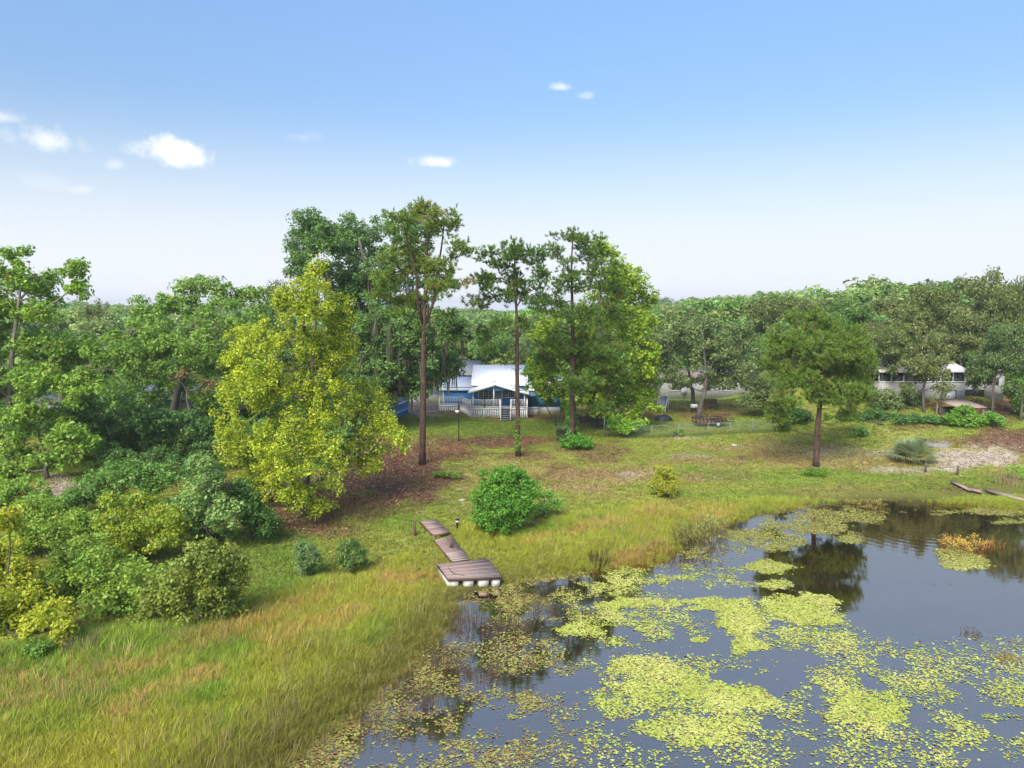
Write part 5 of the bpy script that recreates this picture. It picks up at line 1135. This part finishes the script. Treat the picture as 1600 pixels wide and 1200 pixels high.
def tuft(seed, n, h, spread, width, bend, cols):
    rng = np.random.RandomState(seed); a = rng.rand(n) * 6.28; r = spread * rng.rand(n) ** .6; B = np.stack([np.cos(a) * r, np.sin(a) * r, np.full(n, -.03)], 1)
    az = a + rng.normal(0, .8, n); H = h * rng.uniform(.55, 1.05, n); lean = bend * rng.uniform(.2, 1.2, n) * H
    d = np.stack([np.cos(az), np.sin(az), az * 0], 1); sd = np.stack([-np.sin(az + rng.normal(0, 1, n)), np.cos(az), az * 0], 1) * (width * rng.uniform(.7, 1.3, n))[:, None]
    M_ = B + d * (lean * .35)[:, None] + np.array([0, 0, 1.]) * (H * .6)[:, None]; T = B + d * lean[:, None] + np.array([0, 0, 1.]) * (H * .98)[:, None]
    V = np.stack([B - sd, B + sd, M_ + sd * .8, M_ - sd * .8, T], 1).reshape(-1, 3); k = np.arange(n)[:, None] * 5
    q = k + np.array([0, 1, 2, 3]); t = k + np.array([3, 2, 4])
    c = (np.array(cols[0]) + (np.array(cols[1]) - np.array(cols[0])) * rng.rand(n, 1)) * rng.uniform(.8, 1.2, (n, 1))
    return mesh_np('grass_tuft', V, q, t, BLADE, np.repeat(c, 5, 0))
def mixc(c, b, m): return c * (1 - m[:, None]) + np.array(b) * m[:, None]
def grass():
    rng = np.random.RandomState(5)
    n = 330000; y = 17 + 37 * rng.rand(n) ** 1.15; x = rng.uniform(-1, 1, n) * (y * .80 + 3)
    z = height(x, y); d = shore_d(x, y); px, py = project(x, y, z); m = tall_mask(px, py, x, y)
    dens = np.where(d > 0, 1.0, np.clip(1 + d / np.where(px < 900, 4.6, 1.2), 0, 1) ** 2 * .5) * m
    dens *= np.clip(.45 + 26 / y ** 1.0, 0, 1)
    dock = (px > 650) & (px < 785) & (py > 800) & (py < 915)
    dens = np.where(dock, dens * .5, dens)
    def under(cor, pad):                     # nothing grows through the deck boards, little right in front of the floats
        c_ = np.array([tuple(at_z(a, b, .66)[:2]) for a, b in cor]); mid = c_.mean(0); c_ = mid + (c_ - mid) * pad; ins = np.ones(len(x), bool)
        for (ax, ay), (bx, by) in zip(c_, np.roll(c_, -1, 0)): ins &= ((bx - ax) * (y - ay) - (by - ay) * (x - ax)) <= 0
        return ins
    dens = np.where(under([(684, 881.5), (760.5, 871.5), (783.5, 900), (700.5, 903.5)], 1.08) | under([(679, 844), (706, 838.5), (734, 874), (707, 877)], 1.1) | under([(656, 813.5), (681, 811.5), (702.5, 830.5), (677, 835)], 1.05), 0, dens)
    dens = np.where(under([(698, 897), (784, 894), (790, 925), (692, 928)], 1), dens * .12, dens)
    ok = rng.rand(n) < dens * .62; x, y, z, d, px, py, m = [a[ok] for a in (x, y, z, d, px, py, m)]; n = len(x)
    c = np.tile(np.array((.33, .355, .045)), (n, 1))
    f1, f2, f3 = fbm(x, y, 5, 61), fbm(x, y, 2.2, 62), fbm(x, y, 9, 63)
    c = mixc(c, (.19, .31, .035), np.clip((f1 - .48) * 5, 0, .85)); c = mixc(c, (.27, .19, .05), np.clip((f2 - .55) * 5, 0, .45) * np.clip((f3 - .4) * 5, .15, 1)); c = mixc(c, (.38, .36, .05), np.clip((f3 - .55) * 5, 0, .7))
    c = mixc(c, (.54, .32, .13), rust_mask(px, py, x, y) * np.clip(rng.rand(n) * 2.2 - .85, 0, .9))
    c = mixc(c, (.20, .19, .045), np.clip(1.1 - d / 2.4, 0, .8) * np.clip((950 - px) / 200, .2, 1))
    fresh = np.clip((py - 740) / 20, 0, 1) * np.clip((800 - py) / 20, 0, 1) * (px > 1050); c = mixc(c, (.30, .40, .045), fresh * .8)
    c = mixc(c, (.15, .115, .045), np.clip(-d / 1.6, 0, .85))
    c *= rng.uniform(.8, 1.2, (n, 1))
    bx, by = at_z(733, 888, .3)[:2]; dd = np.hypot(x - bx, y - by)
    hs = (.36 + .34 * m) * rng.uniform(.7, 1.25, n) * np.where(px > 1050, .68, 1) * np.clip((dd - .5) / 5, .42, 1) * np.where(d < .5, .8, 1) * (.75 + .5 * f2)
    lean = rng.normal(0, .12, (n, 2)) + np.stack([(f3 - .5) * 1.2, (f1 - .5) * 1.2], 1)
    c = c * 1.14; kind = rng.randint(0, 4, n); u = rng.rand(n); kind = np.where(u < .14, 4, kind); dead = (u > .965) & (f2 > .42); kind = np.where(dead, 5, kind); c = np.where(dead[:, None], np.array((.42, .33, .16)) * rng.uniform(.7, 1.2, (n, 1)), c)
    scatter('marsh_grass', np.stack([x, y, z], 1), np.concatenate([lean, rng.rand(n, 1) * 6.28], 1), np.stack([hs * 1.05, hs * 1.05, hs], 1), c, kind, [tuft(300 + i, 26, .72, .2, .010, .55, ((.8, .8, .8), (1.2, 1.2, 1.1))) for i in range(4)] + [tuft(310, 22, .8, .16, .011, 1.25, ((.8, .8, .8), (1.2, 1.2, 1.1))), tuft(311, 9, 1.25, .22, .009, .35, ((.7, .7, .7), (1.2, 1.15, 1.1)))], 'tall yellow green marsh grass with rusty streaks')
    # mown lawn and weeds
    n = 210000; y = 30 + 68 * rng.rand(n) ** 1.1; x = rng.uniform(-1, 1, n) * (y * .76)
    z = height(x, y); d = shore_d(x, y); px, py = project(x, y, z); m = tall_mask(px, py, x, y); g = ground_colour(x, y, z)
    bare = np.clip((g[:, 0] - g[:, 1]) * 12, 0, 1); house = (px > 684) & (px < 880) & (py < 648) & (py > 560)
    ok = (d > .5) & (rng.rand(n) < (1 - m) * (1 - .8 * bare) * .8) & ~house & ~((px > 635) & (px < 692) & (py < 650))
    x, y, z, d, px, py, g = [a[ok] for a in (x, y, z, d, px, py, g)]; n = len(x)
    c = g * rng.uniform(.85, 1.45, (n, 1)); s = rng.uniform(.6, 1.4, n)
    scatter('lawn_grass', np.stack([x, y, z], 1), np.stack([x * 0, x * 0, rng.rand(n) * 6.28], 1), np.stack([s * 1.3, s * 1.3, s * np.where(rng.rand(n) < .06, 2.2, 1)], 1), c, rng.randint(0, 3, n), [tuft(400 + i, 16, .13, .17, .013, .9, ((.85, .85, .8), (1.15, 1.15, 1.1))) for i in range(3)], 'short mown grass and weeds of the lawn')
grass()
def litter():
    rng = np.random.RandomState(15); n = 420000; y = 36 + 62 * rng.rand(n); x = rng.uniform(-1, 1, n) * (y * .76); z = height(x, y); px, py = project(x, y, z); g = np.zeros(n)
    for i, (t, cx, cy, rx, ry, a) in enumerate(PATCH):
        if t in ('litter', 'tan', 'shade', 'sand'): g = np.maximum(g, blob(px, py, cx, cy, rx * 1.15, ry * 1.15, x, y, 40 + i) * a * (.35 if t == 'sand' else 1))
    ok = (rng.rand(n) < np.maximum(g * .55, .02)) & (shore_d(x, y) > 2.5); x, y, z, g = x[ok], y[ok], z[ok], g[ok]; n = len(x)
    P = np.stack([x, y, z + .03 + .05 * rng.rand(n)], 1); t = norm(rng.normal(size=(n, 3)) * [1, 1, .35]); b = norm(np.cross(norm(rng.normal(size=(n, 3)) * .4 + [0, 0, 1]), t)); s = rng.uniform(.05, .13, (n, 1))
    V = np.stack([P - t * s, P + b * s * .5, P + t * s, P - b * s * .5], 1).reshape(-1, 3); k = rng.rand(n, 1)
    c = np.where(k < .5, np.array((.16, .075, .045)), np.where(k < .85, np.array((.24, .13, .07)), np.array((.34, .24, .13)))) * rng.uniform(.7, 1.3, (n, 1))
    tag(link('leaf_litter', mesh_np('leaf_litter', V, np.arange(4 * n).reshape(-1, 4), None, PAD, np.repeat(c, 4, 0))), 'fallen brown leaves strewn over the lawn', kind='stuff')
litter()
MATSP = [(1118, 944, 56, 13, 1), (1150, 972, 48, 28, 1.05), (1168, 1010, 34, 20, 1), (1092, 1000, 20, 6, .8), (1142, 1085, 84, 32, 1.1), (1080, 1075, 50, 32, 1), (1022, 1075, 56, 46, .95), (985, 1040, 44, 16, .85), (955, 1100, 50, 30, .7), (1110, 1142, 74, 28, .9), (1030, 1140, 62, 20, .8), (1368, 1105, 86, 36, 1.15), (1253, 948, 66, 20, 1.2), (1275, 968, 48, 12, 1),
  (985, 942, 88, 10, .9), (912, 985, 50, 16, .9), (1205, 886, 42, 14, .95), (1180, 838, 66, 14, .9), (1265, 822, 70, 14, .75), (1210, 910, 30, 10, .7), (1540, 798, 90, 8, .9), (1340, 808, 60, 10, .6), (1225, 850, 40, 14, .8), (1330, 842, 30, 8, .8), (1585, 815, 40, 6, .8), (1515, 878, 44, 14, .7), (1490, 862, 30, 10, .6), (1590, 1080, 60, 40, .4), (1240, 1000, 60, 10, .35)]
def pads():
    rng = np.random.RandomState(8); n = 4200000
    y = 17 + 36 * rng.rand(n) ** 1.25; x = rng.uniform(-14, 46, n); d = shore_d(x, y); px, py = project(x, y, x * 0)
    ok = (d < .1) & (px > 250) & (px < 1680) & (py < 1250); x, y, d, px, py = [a[ok] for a in (x, y, d, px, py)]
    f1, f2, f3 = fbm(x, y, 1.6, 71), fbm(x, y, .55, 72), fbm(x, y, 4.5, 73)
    mat_ = np.zeros(len(x))
    for cx, cy, rx, ry, a in MATSP:
        r = np.hypot((px - cx) / rx, (py - cy) / ry); mat_ = np.maximum(mat_, a * np.clip((1.0 - r + (f1 - .5) * 1.3 + (f2 - .5) * .8) * 2.2, 0, 1))
    spar = np.zeros(len(x))
    for cx, cy, rx, ry, a in ((1400, 1120, 300, 90, .30), (1550, 1130, 160, 120, .26), (1100, 1120, 260, 100, .22), (900, 950, 150, 50, .28), (980, 900, 180, 24, .5), (1110, 850, 60, 26, .5), (700, 1120, 200, 110, .34), (840, 1060, 130, 90, .2), (560, 1180, 160, 70, .3), (1270, 1000, 80, 26, .35), (1400, 1030, 90, 30, .22), (1290, 800, 90, 14, .5), (800, 930, 70, 24, .4), (1180, 900, 60, 16, .3), (880, 1150, 90, 60, .16), (1000, 980, 110, 30, .35), (1300, 1170, 320, 60, .20)):
        r = np.hypot((px - cx) / rx, (py - cy) / ry); spar = np.maximum(spar, a * np.clip((1.2 - r) * 2, 0, 1))
    spar *= np.clip((f1 * .6 + f2 * .4 - .40) * 6, 0, 1.3) * np.where((px < 960) & (py > 920), 1.25, 1)
    hole = np.clip((f3 - .62) * 8, 0, 1)
    pr = np.clip(mat_ * .95 * (1 - .35 * hole) * np.clip((f2 - .15) * 5, .45, 1), 0, 1)
    pr = np.maximum(pr, spar)
    pr = pr * np.where(py < 870, .62, 1)
    ok = rng.rand(len(x)) < pr * .55 * np.clip(y / 40, .45, 1)
    x, y, d, px, py, mat_, f1 = [a[ok] for a in (x, y, d, px, py, mat_, f1)]; n = len(x)
    left = np.clip((960 - px) / 120, 0, 1) * (mat_ < .3)
    shore = np.clip(1 + d / 1.2, 0, 1)
    c = np.tile(np.array((.40, .47, .08)), (n, 1)); c = mixc(c, (.52, .54, .14), np.clip((f1 - .45) * 3, 0, 1))
    farp = np.clip((900 - py) / 40, 0, 1); c = mixc(c, (.27, .28, .06), np.maximum(np.maximum(left * .7, shore * .6), farp * .65)); br = rng.rand(n) < (.10 + .35 * left + .15 * farp); c = np.where(br[:, None], np.array((.24, .15, .06)), c); c *= rng.uniform(.75, 1.2, (n, 1))
    rad = .02 + .055 * rng.rand(n) ** 2.2 * np.where(mat_ > .4, .95, 1); k = 5; a = rng.rand(n, 1) * 6.28 + np.linspace(.25, 6.03, k)[None]
    tilt = rng.normal(0, .12, (n, 2)); ox, oy = np.cos(a) * rad[:, None], np.sin(a) * rad[:, None] * .9
    oz = .006 + .018 * rng.rand(n)[:, None] + ox * tilt[:, :1] + oy * tilt[:, 1:] ; oz = np.maximum(oz, .003)
    V = np.concatenate([np.stack([x, y, np.full(n, .012)], 1)[:, None], np.stack([x[:, None] + ox, y[:, None] + oy, oz], -1)], 1).reshape(-1, 3)
    kk = np.arange(n)[:, None, None] * (k + 1); t = np.stack([np.zeros(k - 1, int), np.arange(1, k), np.arange(2, k + 1)], -1)[None] + kk
    print('pads', n)
    tag(link('lily_pads', mesh_np('lily_pads', V, None, t.reshape(-1, 3), PAD, np.repeat(c, k + 1, 0))), 'yellow green lily pads floating in mats on the pond', kind='stuff')
pads()

# ------------------------------------------------------------------ dead sticks and reeds standing in the shallows
def sticks(name, px, py, n, h, spread, label, seed, cols=((.10, .08, .065), (.17, .13, .10)), fork=3, width=.011, cat='dead shrub', z=None, leafc=None, lean=.45):
    b = ground(px, py); b.z = max(b.z, -.05) if z is None else z
    r = empty(name, b); tag(r, label, cat); rng = np.random.RandomState(seed); V, q, T = [], [], []; k = 0; tips = []
    def stick(a, b_, w, c):
        nonlocal k; w = w * 1.9
        d = norm(b_ - a); u = norm(np.cross(d, np.array([.3, 1, .1])))
        v = np.cross(d, u)
        for j, s in enumerate((u, v)): pass
        V.extend([a + u * w, a - u * w * .5 + v * w * .87, a - u * w * .5 - v * w * .87, b_ + u * w * .5, b_ - u * w * .25 + v * w * .43, b_ - u * w * .25 - v * w * .43])
        q.extend([(k, k + 1, k + 4, k + 3), (k + 1, k + 2, k + 5, k + 4), (k + 2, k, k + 3, k + 5)]); T.extend([c] * 6); k += 6
    for i in range(n):
        a = rng.rand() * 6.28; rr = spread * rng.rand() ** .6; p = np.array([math.cos(a) * rr, math.sin(a) * rr * .7, -.1]); H = h * rng.uniform(.5, 1.05)
        t = p + np.array([math.cos(a) * lean * H * rng.rand() + rng.normal(0, .1) * H, math.sin(a) * lean * H * rng.rand(), H]); c = np.array(cols[0]) + (np.array(cols[1]) - np.array(cols[0])) * rng.rand()
        m = (p + t) / 2 + rng.normal(0, .04 * H, 3); stick(p, m, width, c); stick(m, t, width * .6, c); tips.append(t)
        for j in range(fork):
            s = rng.uniform(.35, .85); f = m + (t - m) * (s * 2 - 1) if s > .5 else p + (m - p) * s * 2; e = f + np.array([rng.normal(0, .22), rng.normal(0, .22), rng.uniform(.15, .4)]) * H * .8; stick(f, e, width * .5, c); tips.append(e)
    link('stems', mesh_np('stems', V, q, None, LEAF, np.array(T)), r)
    if leafc:
        Cn = np.array(tips); Vl, ql, tl = leaves(rng, Cn, .16, 5, .07, leafc); link('leaves', mesh_np('leaves', Vl, ql, None, LEAF, tl), r)
sticks('dead_shrub', 935, 884, 26, 1.15, .55, 'fan of dark bare sticks at the pond edge right of the dock', 1, ((.05, .04, .035), (.10, .075, .06)), 1, .02)
sticks('dead_shrub', 1085, 858, 60, 1.7, 1.2, 'dense brown bare shrub standing where grass meets water', 2, fork=3, leafc=[(.16, .17, .06), (.22, .16, .07)])
sticks('dead_shrub', 1112, 835, 40, 1.5, 1.0, 'greyish bare shrub just behind the dense brown one', 3, ((.2, .19, .12), (.26, .22, .14)), leafc=[(.2, .22, .07), (.26, .24, .09)])
sticks('dead_shrub', 1035, 868, 26, 1.0, .8, 'thin brown twigs in rusty grass left of the dense brown shrub', 4, ((.22, .12, .05), (.3, .17, .07)), 2)
sticks('dead_shrub', 1295, 800, 50, .7, 1.6, 'low dark twigs along the far pond edge below the lone pine', 5, fork=2)
sticks('dead_shrub', 1350, 797, 40, .6, 1.5, 'low brown twigs at the far edge right of the dark twigs', 6, fork=2, leafc=[(.2, .14, .05), (.24, .2, .06)])
for i, (px, py, n, h, sp, lab) in enumerate(((735, 985, 60, 1.3, 1.0, 'bare brown reeds in open water nearest the dock'), (800, 1020, 60, 1.1, 1.0, 'bare twiggy reeds among pads left of the dark reflection'), (700, 1065, 60, 1.1, .9, 'thin reddish reeds at the marsh edge'), (760, 1100, 46, .9, .8, 'bare reeds in the pale reflection near the bottom'),
        (660, 1120, 50, .9, .9, 'grey stubble reeds close to the grass at the bottom'), (850, 985, 40, .9, .8, 'wispy reeds in front of the lily mats'), (600, 1160, 46, .8, .9, 'sparse reeds at the bottom beside the marsh grass'), (830, 945, 40, .8, .9, 'short reeds just right of the dock floats'))):
    sticks('dry_reeds', px, py, n, h, sp, lab, 20 + i, ((.15, .12, .09), (.27, .19, .12)), 2, .008, 'reeds', lean=.25, z=-.05)
sticks('weed_island', 1503, 884, 70, .75, 1.3, 'brown and rusty weed island out in the dark water', 40, ((.22, .15, .08), (.40, .2, .07)), 2, .011, 'weeds', leafc=[(.34, .30, .07), (.42, .2, .06)], z=-.05)
sticks('weed_island', 1545, 882, 40, .6, .8, 'orange tuft at the right end of the weed island', 41, ((.42, .22, .07), (.36, .25, .08)), 2, .011, 'weeds', z=-.05)
sticks('reed_tuft', 1514, 1030, 30, .45, .4, 'small brown reed tuft alone in the grey water', 42, ((.14, .10, .08), (.24, .17, .08)), 1, .009, 'reeds', z=-.05)
sticks('reed_tuft', 1572, 1072, 60, .45, .5, 'tan grass tuft at the right edge of the water', 43, ((.36, .26, .07), (.42, .34, .10)), 0, .011, 'reeds', z=-.05)
sticks('reed_tuft', 1262, 1020, 20, .3, .8, 'few dark stalks below the round lily mat', 44, ((.08, .07, .05), (.14, .11, .08)), 1, .008, 'reeds', z=-.05)
sticks('floating_weed', 1450, 942, 40, .12, 1.0, 'reddish drift of weed floating in the reflections', 45, ((.28, .15, .12), (.34, .2, .16)), 1, .016, 'weeds', lean=3.5, z=0)
sticks('floating_weed', 1500, 990, 26, .08, 1.4, 'faint pink drift of weed in the clear grey water', 46, ((.30, .19, .17), (.34, .24, .2)), 1, .014, 'weeds', lean=5, z=0)
sticks('dry_stalks', 125, 1025, 50, 1.1, .6, 'bleached dry stalks in front of the left thicket', 47, ((.26, .2, .13), (.34, .27, .17)), 1, .012, 'dead shrub')
sticks('dry_stalks', 1575, 758, 70, 1.6, 1.0, 'tall straw coloured grass clump near the right edge', 48, ((.40, .33, .16), (.46, .4, .2)), 0, .014, 'grass clump')

# ------------------------------------------------------------------ thin summer haze over everything
def haze():
    m = bpy.data.materials.new('haze'); m.use_nodes = True; N, L = m.node_tree.nodes, m.node_tree.links; N.clear()
    out = N.new('ShaderNodeOutputMaterial'); v = N.new('ShaderNodeVolumePrincipled'); v.inputs['Color'].default_value = (.93, .96, 1, 1); v.inputs['Density'].default_value = .00032; v.inputs['Anisotropy'].default_value = .2
    L.new(v.outputs[0], out.inputs['Volume'])
    tag(MB().box(-3200, 3200, -900, 3600, -3.2, 36).build('haze', m), 'thin pale summer haze', kind='stuff')
haze()
